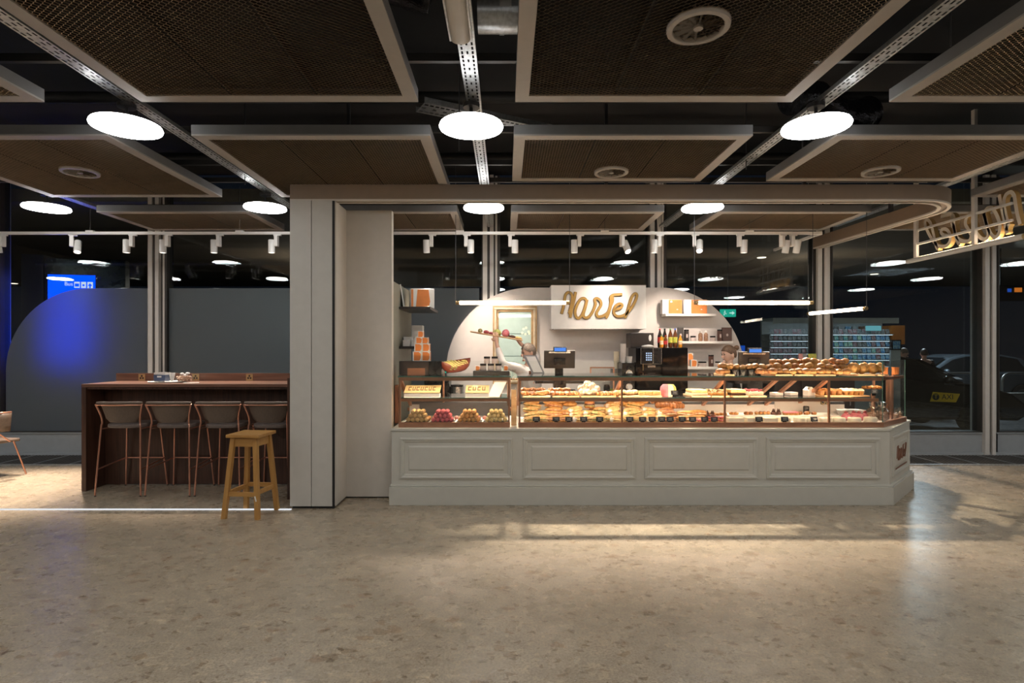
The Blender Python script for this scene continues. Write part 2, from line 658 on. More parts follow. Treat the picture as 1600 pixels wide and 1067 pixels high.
class Maker:
    """first call gives the source thing, later calls copies of it"""
    def __init__(s, fn): s.fn = fn; s.src = None

    def __call__(s, loc, rz=0, label=None, group=None, scale=None):
        if s.src is None:
            s.src = s.fn()
            o = s.src
            o.location = loc; o.rotation_euler = (0, 0, rz)
            if scale: o.scale = scale if isinstance(scale, tuple) else (scale,) * 3
            if label: o['label'] = label
            if group: o['group'] = group
            return o
        return dup(s.src, loc, rz, label, group, scale)


ORD = ['first', 'second', 'third', 'fourth', 'fifth', 'sixth', 'seventh', 'eighth', 'ninth', 'tenth', 'eleventh', 'twelfth', 'thirteenth', 'fourteenth', 'fifteenth', 'sixteenth', 'seventeenth', 'eighteenth', 'nineteenth', 'twentieth', 'twenty-first', 'twenty-second', 'twenty-third', 'twenty-fourth', 'twenty-fifth']

# ================================================================== SETTING
WIN = 8.6                      # window plane
FLOOR_END = 8.5
struct('floor', MB().bx(-12.5, 12.5, -7, WIN + .15, -.12, 0), 'floor')
struct('wall_back', MB().bx(-12.5, 12.5, -7.15, -7, 0, 4.3), 'hall_wall')
struct('wall_left', MB().bx(-12.65, -12.5, -7, WIN, 0, 4.3), 'hall_wall')
struct('wall_right', MB().bx(12.5, 12.65, -7, WIN, 0, 4.3), 'hall_wall')
cl = MB().use('black_void').bx(-12.5, 12.5, -7, WIN + .1, 4.25, 4.4)
cl.use('hall_ceiling').bx(-12.5, 12.5, -7, .8, 3.26, 3.34)
struct('ceiling', cl, None)

# floor grille along the windows
g = MB()
for i in range(460):
    x = -11.5 + i * .05
    g.bx(x, x + .022, 7.83, 8.49, .001, .016)
gr = struct('trim_1', MB().bx(-11.5, 11.5, 7.80, 7.83, .0, .018).bx(-11.5, 11.5, 8.49, 8.52, 0, .018), 'galvanised')
part('slat', g, 'grate_metal', gr, kind='stuff')
for i in range(47):
    x = -11.5 + i * .5
    part('joint_bar', MB().bx(x, x + .02, 7.83, 8.49, .002, .02), 'galvanised', gr)
# light threshold of the bar area
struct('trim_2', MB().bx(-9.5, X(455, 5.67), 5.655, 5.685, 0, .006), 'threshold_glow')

# window wall: mullions, sill, panes, frosted film
MX = [-.24 + 2.5 * k for k in range(-4, 5)]
for i, x in enumerate(MX):
    mb = MB().use('alu').bx(x - .10, x - .035, 8.50, 8.78, .02, 4.2).bx(x + .005, x + .06, 8.50, 8.78, .02, 4.2)
    mb.bx(x + .085, x + .115, 8.56, 8.78, .02, 4.2)
    mb.use('alu_dark').bx(x - .035, x + .005, 8.535, 8.78, .02, 4.2).bx(x + .06, x + .085, 8.57, 8.78, .02, 4.2).bx(x + .115, x + .135, 8.56, 8.7, .02, 4.2)
    struct('trim_%d' % (3 + i), mb, None)
for i in range(len(MX) - 1):
    x0, x1 = MX[i] + .135, MX[i + 1] - .10
    wn = struct('window_%d' % (i + 1), MB().use('alu_dark').bx(x0, x0 + .02, 8.55, 8.72, .36, 4.2).bx(x1 - .02, x1, 8.55, 8.72, .36, 4.2)
                .bx(x0, x1, 8.55, 8.72, .33, .36), None)
    part('pane', MB().bx(x0 + .01, x1 - .01, 8.62, 8.628, .35, 4.2), 'window_glass', wn)
    Mx = Matrix.Translation(((x0 + x1) / 2, 8.70, 0)) @ Matrix.Rotation(R(.25), 4, 'Z')
    part('outer_pane', MB().bx(-(x1 - x0) / 2 + .02, (x1 - x0) / 2 - .02, -.003, .003, .35, 4.2, Mx), 'window_glass', wn)
struct('baseboard_window', MB().bx(-12.4, 12.4, 8.53, 8.75, 0, .05).bx(-12.4, 12.4, 8.56, 8.74, .05, .33).bx(-12.4, 12.4, 8.54, 8.76, .33, .345), 'sill_paint')


def pill(x0, x1, ztop, r, z0, left=True, right=True, n=20):
    p = [(x0, z0)]
    if left: p += [(x0 + r - r * math.cos(a), ztop - r + r * math.sin(a)) for a in [PI / 2 * i / n for i in range(n + 1)]]
    else: p += [(x0, ztop)]
    if right: p += [(x1 - r + r * math.sin(a), ztop - r + r * math.cos(a)) for a in [PI / 2 * i / n for i in range(n + 1)]]
    else: p += [(x1, ztop)]
    p += [(x1, z0)]
    return p


frx = lambda u, v, q: (u, q, v)
fp = pill(-7.55, -.4, 2.515, 1.25, .35, True, False)
struct('window_film', MB().prism(fp, 8.606, 8.612, frx), 'film')   # vinyl film on the pane

# outdoors: ground, added canopy, kerb
struct('street_ground', MB().bx(-25, 30, WIN + .15, 40, -.12, -.02), 'asphalt')
struct('added_canopy_ceiling', MB().bx(-25, 30, WIN + .3, 21, 3.9, 4.1), 'out_ceiling')  # added slab; its brown stands for the ceiling mirrored in the windows
struct('street_kerb', MB().bx(5, 30, 14.6, 14.9, -.02, .46), 'concrete')

# white arch board behind the shop
arch = pill(X(697, 8.45), X(1162, 8.45), 2.505, 1.25, 0)
struct('wall_arch', MB().prism(arch, 8.42, 8.47, frx), 'board_white')

# column and recessed wall
cx0, cx1 = X(453, 5.7), X(522.5, 5.7)
c = struct('column', MB().bx(cx0, cx1, 5.72, 6.35, .03, 3.085), 'paint_column')
part('panel', MB().bx(cx0, X(486, 5.7), 5.70, 5.72, .025, 3.085), 'paint_column', c)
part('panel', MB().bx(X(487.2, 5.7), X(519, 5.7), 5.70, 5.72, .025, 3.085), 'paint_column', c)
part('edge_strip', MB().bx(X(519, 5.7), cx1 - .002, 5.704, 5.72, .0, 3.085), 'black_gap', c)
part('base', MB().bx(cx0 + .02, cx1 - .01, 5.715, 6.3, .0, .03), 'black_gap', c)
part('side_panel', MB().bx(cx1, cx1 + .006, 5.725, 6.11, .02, 3.085), 'paint_cream', c)
wl = struct('wall_recess', MB().bx(cx1, X(612, 6.11), 6.11, 6.21, .015, 3.085), 'paint_cream')
part('base', MB().bx(cx1, X(612, 6.11) - .005, 6.13, 6.2, 0, .016), 'black_gap', wl)
struct('wall_shelf_side', MB().bx(X(612, 6.11) - .06, X(612, 6.11) - .005, 6.21, 7.42, 0, 2.34), 'olive')

# fascia beam with round corner
def beam_path(off, n=12):
    r = .62 - off
    cxx, cyy = 4.78 - .62, 5.70 + .62
    p = [(cx0, 5.70 + off)]
    p += [(cxx + r * math.sin(a), cyy - r * math.cos(a)) for a in [R(94) * i / n for i in range(n + 1)]]
    p += [(4.68 - off, 8.45)]
    return p


def beam_strip(o0, o1, z0, z1):
    a, b = beam_path(o0), beam_path(o1)
    n = len(a)
    vs = [(*p, z0) for p in a] + [(*p, z0) for p in b] + [(*p, z1) for p in a] + [(*p, z1) for p in b]
    fs = []
    for i in range(n - 1):
        fs += [(i, n + i, n + i + 1, i + 1), (2 * n + i, 2 * n + i + 1, 3 * n + i + 1, 3 * n + i), (i, i + 1, 2 * n + i + 1, 2 * n + i), (n + i, 3 * n + i, 3 * n + i + 1, n + i + 1)]
    fs += [(0, 2 * n, 3 * n, n), (n - 1, 2 * n - 1, 4 * n - 1, 3 * n - 1)]
    return MB().add(vs, fs)


bm_ = struct('beam', beam_strip(0, .12, 3.10, 3.245), 'paint_beam', smooth=True)
part('lower_lip', beam_strip(0, .035, 3.083, 3.10), 'paint_cream', bm_, smooth=True)
part('lower_lip', beam_strip(.085, .12, 3.083, 3.10), 'paint_cream', bm_, smooth=True)
part('hanger', MB().bx(4.66, 4.70, 6.9, 6.94, 3.245, 4.2).bx(1.0, 1.03, 5.74, 5.77, 3.245, 4.2).bx(3.0, 3.03, 5.74, 5.77, 3.245, 4.2).bx(-1.6, -1.57, 5.74, 5.77, 3.245, 4.2), 'dark_steel', bm_)

# ================================================================== CEILING PANELS
PB = 3.25
MESHC = {}


def mesh_tile(wd, ln):
    key = (round(wd, 3), round(ln, 3))
    if key in MESHC: return MESHC[key]
    mb = MB()
    px_, py_ = .046, .0155
    nx = int(round(wd / (px_ / 2)))
    ny = int(ln / py_)
    sx = wd / nx
    th, ti = .0085, .0035
    for j in range(ny + 1):
        y = j * ln / ny
        vs = []
        k = 0
        for i in range(nx + 1):
            # strands with flat bonds that meet the neighbouring row at every other node
            yy = y + (((i + j) % 2) * 2 - 1) * py_ * .46
            for d in (-.2, .2):
                x = min(max((i + d) * sx, 0), wd)
                vs += [(x, yy - th / 2, -ti), (x, yy + th / 2, ti)]
                k += 1
        mb.add(vs, [(2 * i, 2 * i + 2, 2 * i + 3, 2 * i + 1) for i in range(k - 1)])
    MESHC[key] = mb.mesh('metal_mesh', ['mesh_metal'], False)
    return MESHC[key]


def frame_mb(wd, ln):
    b = .088
    mb = MB().use('panel_frame').bx(0, wd, 0, b, 0, .012).bx(0, wd, ln - b, ln, 0, .012).bx(0, b, b, ln - b, 0, .012).bx(wd - b, wd, b, ln - b, 0, .012)
    mb.use('panel_side').bx(0, wd, 0, .01, .012, .085).bx(0, wd, ln - .01, ln, .012, .085).bx(0, .01, .01, ln - .01, .012, .085).bx(wd - .01, wd, .01, ln - .01, .012, .085)
    mb.use('panel_back').bx(.08, wd - .08, .05, .08, .085, .105).bx(.08, wd - .08, ln - .08, ln - .05, .085, .105).bx(.05, .08, .08, ln - .08, .085, .105).bx(wd - .08, wd - .05, .08, ln - .08, .085, .105)
    return mb


FRMC = {}


def ceiling_panel(x0, y0, wd, ln, label, vent=None):
    t = thing('ceiling_panel', label, 'ceiling panel', (x0, y0, PB))
    k = (wd, ln)
    if k not in FRMC: FRMC[k] = frame_mb(wd, ln).mesh('frame', [], False)
    part('frame', FRMC[k], None, t)
    part('backing', MB().bx(.08, wd - .08, .08, ln - .08, .062, .066), 'added_dark_sheet', t)  # added black sheet: hides the rails and darkens the mesh holes
    iw = wd - .176
    tw = iw / 3
    tm = mesh_tile(tw - .008, ln - .176)
    for q in range(3):
        part('mesh_tile', tm, None, t, loc=(.088 + q * tw + .004, .088, .007))
        part('backing_rib', MB().bx(.088 + q * tw - .006, .088 + q * tw + .006, .088, ln - .088, .016, .06), 'panel_back', t)
    return t


def vent(x, y, label):
    t = thing('ceiling_vent', label, 'vent', (x, y, PB))
    Rr = .159
    part('rim', MB().lathe([(Rr * .80, -.004), (Rr, -.006), (Rr, .012), (Rr * .80, .012)], 32).use('panel_frame'), 'panel_frame', t, smooth=True) if False else None
    mb = MB()
    n = 36
    prof = [(Rr * .80, .012), (Rr * .80, -.010), (Rr * .83, -.014), (Rr * .985, -.012), (Rr, .0), (Rr, .012)]
    vs = []
    for r, z in prof:
        for j in range(n):
            vs.append((r * math.cos(2 * PI * j / n), r * math.sin(2 * PI * j / n), z))
    fs = []
    for i in range(len(prof) - 1):
        for j in range(n):
            fs.append((i * n + j, i * n + (j + 1) % n, (i + 1) * n + (j + 1) % n, (i + 1) * n + j))
    part('rim', mb.add(vs, fs), 'panel_frame', t, smooth=True)
    part('core', MB().lathe([(Rr * .15, -.012), (Rr * .15, .03)], 16), 'panel_frame', t)
    part('throat', MB().lathe([(Rr * .82, .05), (Rr * .82, .06)], 32), 'black_void', t)
    bl = MB()
    r0, r1 = Rr * .13, Rr * .81
    bl.add([(r0, -.006, -.004), (r1 * .97, -.030, -.006), (r1 * .99, .012, .045), (r0, .008, .03)], [(0, 1, 2, 3)])
    bl.add([(r0, -.004, -.004), (r1 * .97, -.028, -.006), (r1 * .99, .014, .045), (r0, .010, .03)], [(3, 2, 1, 0)])
    me = bl.mesh('blade', ['vent_blade'], False)
    for k in range(12):
        part('blade', me, None, t, rz=2 * PI * k / 12)
    return t


COLN = {-3: 'outermost column over the bar', -2: 'column over the bar', -1: 'column before the pillar', 0: 'column over the pastry case', 1: 'column over the case corner', 2: 'column by the hanging sign', 3: 'outermost column by the windows'}
for k in range(-3, 4):
    x0 = .065 + 2.5 * k
    if abs(k) <= 2 and k > -3:
        ceiling_panel(x0, 2.02, 1.85, 1.79, 'large framed metal mesh ceiling panel, front row, %s' % COLN[k])
    if -3 < k < 3:
        ln = 1.20 if k in (0, 1) else 1.79
        ceiling_panel(x0, 4.41, 1.85, ln, 'framed metal mesh ceiling panel, middle row, %s' % COLN[k])
    if -3 < k < 4:
        ceiling_panel(x0, 6.87, 1.85, 1.08, 'framed metal mesh ceiling panel by the windows, back row, %s' % COLN[k])
for (px, py, lab) in ((1091, 42, 'large round swirl air vent in the front row mesh panel'), (955, 269, 'small swirl vent in mesh panel over the pastry case'),
                      (125, 269, 'swirl vent in mesh panel over the bar'), (1376, 268, 'swirl vent in mesh panel above the rounded beam corner')):
    y = (PB - EYE) * F / (545 - py)
    vent(X(px, y), y, lab)

# disc lights: five rows of the hall (three of them behind the camera, seen mirrored in the windows)
def disc():
    t = thing('disc_light', '', 'ceiling light')
    part('diffuser', MB().lathe([(.20, 0), (.228, .002), (.232, .012), (.225, .028)], 40), 'disc_light', t, smooth=True)
    part('housing', MB().lathe([(.224, .029), (.19, .045), (.05, .05)], 32), 'white_metal', t, smooth=True)
    part('stem', MB().cyl((0, 0, .05), (0, 0, .165), .012, n=8), 'dark_steel', t)
    part('canopy', MB().lathe([(.06, .15), (.062, .178)], 20), 'dark_steel', t)
    return t


mk = Maker(disc)
dl = []
for r_i, y in enumerate((4.14, 6.53, 1.74, -.66, -3.06)):
    for k in range(-4, 5):
        if r_i == 1 and k == 2: continue
        x = -.25 + 2.505 * k
        if r_i == 0 and -1 <= k <= 1:
            lab = 'large round glowing disc light, front row, %s' % {-1: 'above the bar end', 0: 'above the pillar side of the case', 1: 'above the case corner'}[k]
        elif r_i == 1 and -2 <= k <= 1:
            lab = 'smaller round glowing disc light, second row, %s' % {-2: 'furthest out over the bar', -1: 'beside the pillar', 0: 'above the gilt mirror', 1: 'above the drinks shelf'}[k]
        else:
            lab = 'hall disc light mirrored in the windows, %s row from the windows, %s along it' % (ORD[[1, 0, 2, 3, 4][r_i]], ORD[k + 4])
        mk((x, y, 3.20), 0, lab, 'round disc ceiling lights' if 'mirrored' not in lab else 'hall disc lights mirrored in the windows')

# cable trays with slots
def tray_mesh(ln, wd=.10, side=.03):
    mb = MB()
    xs = [0, .012, .024, .044, .056, .076, .088, .1]
    xs = [v * wd / .1 for v in xs]
    ny = int(ln / .05)
    vs, fs = [], []
    ys = []
    for j in range(ny): ys += [j * .05, j * .05 + .016]
    ys.append(ny * .05)
    for y in ys:
        for x in xs: vs.append((x - wd / 2, y, 0))
    nx = len(xs)
    for j in range(len(ys) - 1):
        for i in range(nx - 1):
            hole = (j % 2 == 1 and i in (1, 5)) or (j % 2 == 1 and i == 3 and (j // 2) % 2 == 0)
            if not hole: fs.append((j * nx + i, j * nx + i + 1, (j + 1) * nx + i + 1, (j + 1) * nx + i))
    mb.add(vs, fs)
    L_ = ny * .05
    mb.bx(-wd / 2 - .002, -wd / 2, 0, L_, 0, side).bx(wd / 2, wd / 2 + .002, 0, L_, 0, side)
    return mb.mesh('cable_tray', ['galvanised'], False)


tm = tray_mesh(6.3)
names = {-2: 'far out over the bar', -1: 'over the bar end', 0: 'between the two front panels', 1: 'above the case corner', 2: 'near the hanging sign'}
for k in range(-2, 3):
    o = solo('cable_tray', tm, None, 'slotted galvanised cable tray running towards the windows, %s' % names[k], 'cable tray', (-.25 + 2.505 * k + (.02 if k == 0 else .05), 2.1, 3.385), group='slotted cable trays above the ceiling panels')
for i, (y, z) in enumerate(((3.66, 3.45), (4.86, 3.45), (5.75, 3.46), (6.35, 3.46))):
    mb = MB().bx(-8, 8, y, y + .035, z, z + .03).bx(-8, 8, y, y + .004, z + .03, z + .05).bx(-8, 8, y + .031, y + .035, z + .03, z + .05)
    solo('strut_rail', mb, 'void_steel', 'thin steel strut rail spanning under the dark ceiling, %s from the camera' % ORD[i], 'rail', group='steel strut rails above the panels')
# drop rods of the panels
for i, (x, y) in enumerate(((-2.9, 4.5), (2.28, 5.4), (-.4, 4.9), (2.5, 3.2), (-2.7, 5.9), (5.0, 4.2))):
    solo('hanger_rod', MB().cyl((0, 0, 0), (0, 0, .95), .005, n=6), 'dark_steel', 'thin dark threaded rod hanging in the ceiling void, %s' % ['before the bar vent panel', 'behind the central disc light', 'at the gap before the central disc', 'by the front panel corner', 'before the pillar', 'over the hanging sign side'][i], 'rod', (x, y, 3.3), group='threaded hanger rods')
# services over the gap between the two front panels
t = thing('strip_luminaire', 'cream batten light fitting over the slotted tray between the front panels', 'light fitting', (-.255, 2.32, 3.36))
hull = MB()
for i, a in enumerate(range(9)):
    pass
pr = [(.055 * math.cos(a), -.03 * math.sin(a)) for a in [PI * i / 10 for i in range(11)]]
part('cover', MB().prism(pr, 0, .92, lambda u, v, q: (u, q, v)), 'paint_cream', t, smooth=True)
part('body', MB().bx(-.065, .065, -.01, .94, .0, .035), 'galvanised', t)
t = thing('silver_duct', 'shiny round sheet metal duct with a paper label above the front panel edge', 'duct', (-.02, 3.62, 3.74))
part('pipe', MB().cyl((-.16, .1, .06), (.9, .1, .06), .13, n=24), 'galvanised', t, smooth=True)
part('collar', MB().cyl((-.02, .1, .06), (.01, .1, .06), .135, n=24), 'galvanised', t, smooth=True)
part('sticker', MB().box((.02, -.0335, .045), (.075, .003, .055)), 'paper', t)
mb = MB()
pts = [(-.98 + i * .045, 3.5 + .02 * math.sin(i), 3.86 + .05 * math.sin(i * .35)) for i in range(13)]
mb.tube(pts, [.15 + .012 * (i % 2) for i in range(13)], 18)
solo('insulated_duct', mb, 'foil', 'crinkled black foil duct above the gap between the front panels', 'duct', smooth=True)
mb = MB()
pts = [(2.35 + i * .05, 4.7 + .02 * i, 3.66 + .05 * math.sin(i * .4)) for i in range(18)]
mb.tube(pts, [.13 + .012 * (i % 2) for i in range(18)], 18)
solo('insulated_duct', mb, 'foil', 'crinkled black foil duct behind the disc light at the case corner', 'duct', smooth=True)
wide = tray_mesh(3.2, .22, .05)
solo('cable_tray', wide, None, 'wide slotted cable tray crossing diagonally behind the central disc light', 'cable tray', (-.75, 5.0, 3.72), R(-62))
# shadowed concrete downstand and pipes in the void
for i, (y, z, r_) in enumerate(((3.0, 3.9, .06), (5.1, 3.85, .05), (6.6, 3.8, .07))):
    solo('ceiling_pipe', MB().cyl((-9, y, z), (9, y, z), r_, n=12), 'void_steel', 'dark service pipe high in the black ceiling void, %s from the camera' % ORD[i], 'pipe', group='pipes in the ceiling void', smooth=True)

# ================================================================== TRACK LIGHTS
TY, TZ = 7.3, 3.065
def track(x0, x1, label):
    t = thing('light_track', label, 'light track', (0, TY, TZ))
    part('rail', MB().bx(x0, x1, -.018, .018, 0, .034), 'white_metal', t)
    n = max(2, int((x1 - x0) / 1.6))
    for i in range(n):
        x = x0 + (i + .5) * (x1 - x0) / n
        part('clip', MB().bx(x - .05, x + .05, -.02, .02, .034, .05), 'white_metal', t)
        part('wire', MB().cyl((x, 0, .05), (x, 0, .62), .003, n=6), 'steel', t)
    return t


track(-8.2, X(455, TY) + .3, 'white ceiling light track above the walnut bar')
tr = track(X(612, TY) - .05, X(1284, TY), 'long white ceiling light track above the pastry shop')
track_leg = MB().bx(-.018, .018, 0, 1.2, 0, .034)
part('rail', MB().bx(X(1284, TY) - .034, X(1284, TY), .018, 1.25, 0, .034), 'white_metal', tr)


def track_spot(px, yaw, tilt, label, aim, watts, side=1, head_dy=0):
    x = X(px, TY)
    t = thing('track_spot', label, 'spotlight', (x, TY, TZ), R(yaw))
    part('adapter', MB().bx(-.035, .06, -.014, .014, -.018, -.0005), 'white_metal', t)
    part('driver_box', MB().bx(-.022, .022, -.032, .032, -.155, -.018), 'white_metal', t, bevel=.004)
    dx = .062 * side
    Mh = Matrix.Translation((dx, 0, -.150)) @ Matrix.Rotation(R(tilt), 4, 'X')
    mb = MB()
    n = 20
    prof = [(.038, .082), (.042, .078), (.042, -.085), (.036, -.085), (.033, -.07)]
    vs = []
    for r, z in prof:
        for j in range(n): vs.append(Mh @ Vector((r * math.cos(2 * PI * j / n), r * math.sin(2 * PI * j / n), z)))
    fs = [(i * n + j, i * n + (j + 1) % n, (i + 1) * n + (j + 1) % n, (i + 1) * n + j) for i in range(len(prof) - 1) for j in range(n)]
    fs.append(tuple(range(n)))
    h = part('head', mb.add(vs, fs), 'white_metal', t, smooth=True)
    vs = [Mh @ Vector((.033 * math.cos(2 * PI * j / n), .033 * math.sin(2 * PI * j / n), -.070)) for j in range(n)]
    part('lens', MB().add(vs, [tuple(range(n))]), 'spot_lens', h)
    part('pivot', MB().cyl((0, 0, -.14), (dx, 0, -.14), .010, n=8), 'white_metal', t)
    if watts:
        wp = Matrix.Translation((x, TY, TZ)) @ Matrix.Rotation(R(yaw), 4, 'Z') @ Mh @ Vector((0, 0, -.10))
        L = bpy.data.lights.new('spot_beam', 'SPOT')
        L.energy = watts
        L.color = (1, .82, .67)
        L.spot_size = R(58)
        L.spot_blend = .8
        L.shadow_soft_size = .035
        lo = bpy.data.objects.new('spot_beam', L)
        COL.objects.link(lo)
        lo.location = wp
        lo.rotation_euler = (Vector(aim) - wp).to_track_quat('-Z', 'Y').to_euler()
    return t


BY = 8.42
for i, (px, yaw, tilt, sd, aim, wt) in enumerate((
        (4, 0, 10, -1, (-6.3, 6.4, 0), 1.2), (112, 30, -25, 1, (-5.5, 6.5, 0), 1.2), (206, 10, 0, -1, (-4.9, 6.6, 0), .4),
        (262, 0, 0, -1, (-4.2, 6.9, 1.0), .33), (342, 0, 0, -1, (-3.6, 6.9, 1.0), .33), (432, 0, 0, -1, (-2.9, 6.9, 1), .33))):
    track_spot(px, yaw, tilt, 'white track spot over the bar, %s counting towards the pillar' % ORD[i], aim, wt * SPOT, sd)
for i, (px, yaw, tilt, sd, aim, wt) in enumerate((
        (674, 0, 8, -1, (-.5, 6.35, .9), 1.0), (728, 0, 0, 1, (-.1, BY, 1.7), .28), (797, 0, 6, 1, (.5, 6.35, .9), 1.0),
        (905, 0, 4, -1, (1.1, 6.35, .9), 1.0), (972, 20, -32, 1, (1.3, BY, 1.9), .15), (1030, 0, 4, -1, (1.9, 6.35, .9), 1.0),
        (1085, -20, -32, 1, (2.4, BY, 1.7), .28), (1155, 0, 4, 1, (2.8, 6.35, .9), 1.0), (1222, 15, 14, 1, (3.7, 6.3, .9), 1.1), (1238, 0, 20, 1, (5.2, 7.0, 0), .6))):
    track_spot(px, yaw, tilt, 'white track spot over the pastry shop, %s counting from the pillar' % ORD[i], aim, wt * SPOT, sd)


# tube pendants
def tube_lamp(p0, p1, label):
    p0, p1 = Vector(p0), Vector(p1)
    t = thing('tube_pendant', label, 'pendant lamp', (p0 + p1) / 2)
    a, b = p0 - (p0 + p1) / 2, p1 - (p0 + p1) / 2
    d = (b - a).normalized()
    part('tube', MB().cyl(a + d * .05, b - d * .05, .022, n=16), 'tube_light', t, smooth=True)
    part('glass_sleeve', MB().cyl(a, b, .027, n=16), 'clear_glass', t, smooth=True)
    for e, s in ((a, -1), (b, 1)):
        part('end_cap', MB().cyl(e - d * s * .045, e, .0235, n=12), 'brass', t, smooth=True)
        part('wire', MB().cyl((e.x, e.y, .02), (e.x, e.y, 3.85 - t.location.z), .003, n=6), 'dark_steel', t)


tz = Z(473, 7.0)
tube_lamp((X(712, 7), 7, tz), (X(890, 7), 7, tz), 'glowing tube pendant in front of the gilt mirror and the script sign')
tube_lamp((X(1085, 7), 7, tz), (X(1270, 7), 7, tz), 'glowing tube pendant in front of the orange boxes shelf')
tube_lamp((4.22, 7.95, 2.09), (4.36, 6.88, 2.09), 'slanted glowing tube pendant at the open side of the shop')

# ================================================================== COUNTER
CF = 5.86
cnt = thing('counter', 'long cream panelled pastry counter with a chamfered corner and plinth', 'counter', (0, 0, 0))
def foot(o, back=7.0):
    return [(X(612, CF) - o * .5, CF - o), (3.95 + o * .42, CF - o), (4.66 + o, 6.57 - o * .42), (4.66 + o, back), (X(612, CF) - o * .5, back)]


part('body', MB().prism(foot(0), .10, .755), 'paint_counter', cnt)
part('top_edge', MB().prism(foot(.012), .755, .78), 'paint_counter', cnt, bevel=.004)
part('plinth', MB().prism(foot(.04), .0, .185), 'paint_counter', cnt, bevel=.003)
part('plinth_molding', MB().prism(foot(.026), .185, .205), 'paint_counter', cnt, bevel=.006)


def panel_on(parent, fr, u0, u1, z0, z1):
    def ring(ins, h): return [(u0 + ins, z0 + ins, h), (u1 - ins, z0 + ins, h), (u1 - ins, z1 - ins, h), (u0 + ins, z1 - ins, h)]
    prof = [(0, 0), (.004, .016), (.018, .020), (.030, .012), (.042, .010), (.052, 0)]
    vs, fs = [], []
    for ins, h in prof: vs += [fr(*p) for p in ring(ins, h)]
    for i in range(len(prof) - 1):
        for j in range(4): fs.append((i * 4 + j, i * 4 + (j + 1) % 4, (i + 1) * 4 + (j + 1) % 4, (i + 1) * 4 + j))
    part('panel_molding', MB().add(vs, fs), 'paint_counter', parent)
    prof = [(.085, 0), (.10, .010), (.104, .010)]
    vs, fs = [], []
    for ins, h in prof: vs += [fr(*p) for p in ring(ins, h)]
    for i in range(len(prof) - 1):
        for j in range(4): fs.append((i * 4 + j, i * 4 + (j + 1) % 4, (i + 1) * 4 + (j + 1) % 4, (i + 1) * 4 + j))
    fs.append((8, 9, 10, 11))
    part('raised_panel', MB().add(vs, fs), 'paint_counter', parent)


frf = lambda u, z, h: (u, CF - h, z)
for a, b in ((625, 801), (817, 993), (1007, 1184), (1197, 1375)):
    panel_on(cnt, frf, X(a, CF), X(b, CF), .263, .688)
s2 = math.sqrt(.5)
frc = lambda u, z, h: (3.95 + u * s2 + h * s2, CF + u * s2 - h * s2, z)
panel_on(cnt, frc, .10, .92, .263, .688)

# the script word, in units of the sign crop
STROKES = [
    [(255, 522), (280, 430), (298, 330), (312, 250), (345, 207), (390, 216), (413, 262), (408, 340), (392, 420), (372, 492)],
    [(462, 198), (446, 290), (420, 400), (398, 500), (382, 578)], [(360, 486), (378, 510), (390, 548)],
    [(618, 318), (585, 292), (535, 308), (486, 385), (456, 480), (466, 556), (502, 586), (548, 548), (592, 450), (628, 318)],
    [(632, 312), (604, 430), (576, 535), (602, 580), (652, 568), (702, 510), (740, 428), (756, 368), (744, 312), (778, 294), (824, 328), (836, 388), (800, 452), (770, 512), (790, 560), (842, 560), (892, 538), (938, 500), (966, 430), (978, 360)],
    [(1148, 236), (1070, 240), (1008, 248), (976, 290), (982, 370), (962, 465), (930, 548), (904, 582)], [(1004, 262), (1006, 330), (978, 400)],
    [(1024, 462), (1066, 456), (1124, 430), (1146, 392), (1110, 374), (1062, 398), (1030, 450), (1026, 508), (1060, 552), (1112, 560), (1172, 544), (1222, 506), (1296, 412), (1350, 310), (1364, 244), (1336, 224), (1290, 272), (1252, 380), (1226, 480), (1202, 555), (1178, 572)],
]


def script_letters(parent, fr, sc, wd, q0, q1, mf, ms, name='lettering'):
    for i, st in enumerate(STROKES):
        pts = [(p.x * sc, p.y * sc) for p in catmull([((x - 805) / 1120, (395 - y) / 1120) for x, y in st], 5)]
        part(name, MB().ribbon(pts, wd, q0, q1 + i * .0006, fr, mf, ms), None, parent)


frl = lambda u, v, q: frc(.50 + u, .485 + v, q)
script_letters(cnt, frl, .46, .0075, .010, .015, 'dark_copper', 'dark_copper', 'copper_lettering')
part('copper_underline', MB().prism([(.23, .325), (.77, .325), (.77, .34), (.23, .337)], .010, .015, frc), 'dark_copper', cnt)

# ================================================================== DISPLAY CASE
GF = 5.95                      # front glass
GX0, GX1, GX2, GX3 = X(623, GF), X(797, GF), X(810, GF), X(1379, GF)
CB = (4.53, 6.46)
TOPZ, MIDZ, BASEZ, GTOP = 1.315, 1.085, .835, 1.475
BACK = 6.62
def case_common(t, x0, x1, posts):
    part('front_rail', MB().bx(x0, x1, GF - .012, GF + .02, .781, .832), 'copper', t)
    part('base_deck', MB().bx(x0, x1, GF + .02, BACK, .781, .812), 'case_white', t)
    part('top_bar', MB().bx(x0, x1, GF + .005, GF + .03, TOPZ - .048, TOPZ - .012), 'copper', t)
    part('shelf_bar', MB().bx(x0, x1, GF + .06, GF + .085, MIDZ - .040, MIDZ - .008), 'copper', t)
    for x in posts:
        part('post', MB().bx(x - .009, x + .009, GF + .001, GF + .02, .832, TOPZ - .012), 'copper', t)
        part('bracket', MB().bar((x, GF + .03, TOPZ - .035), (x, BACK + .12, .895), .035, .03), 'copper', t)
        part('bracket_foot', MB().box((x, BACK + .10, .89), (.09, .08, .035)), 'copper', t)
    part('back_rail', MB().bx(x0, x1, BACK, BACK + .05, .955, .985), 'dark_steel', t)
    part('back_panel', MB().bx(x0, x1, BACK, BACK + .02, .812, .955), 'case_white', t)


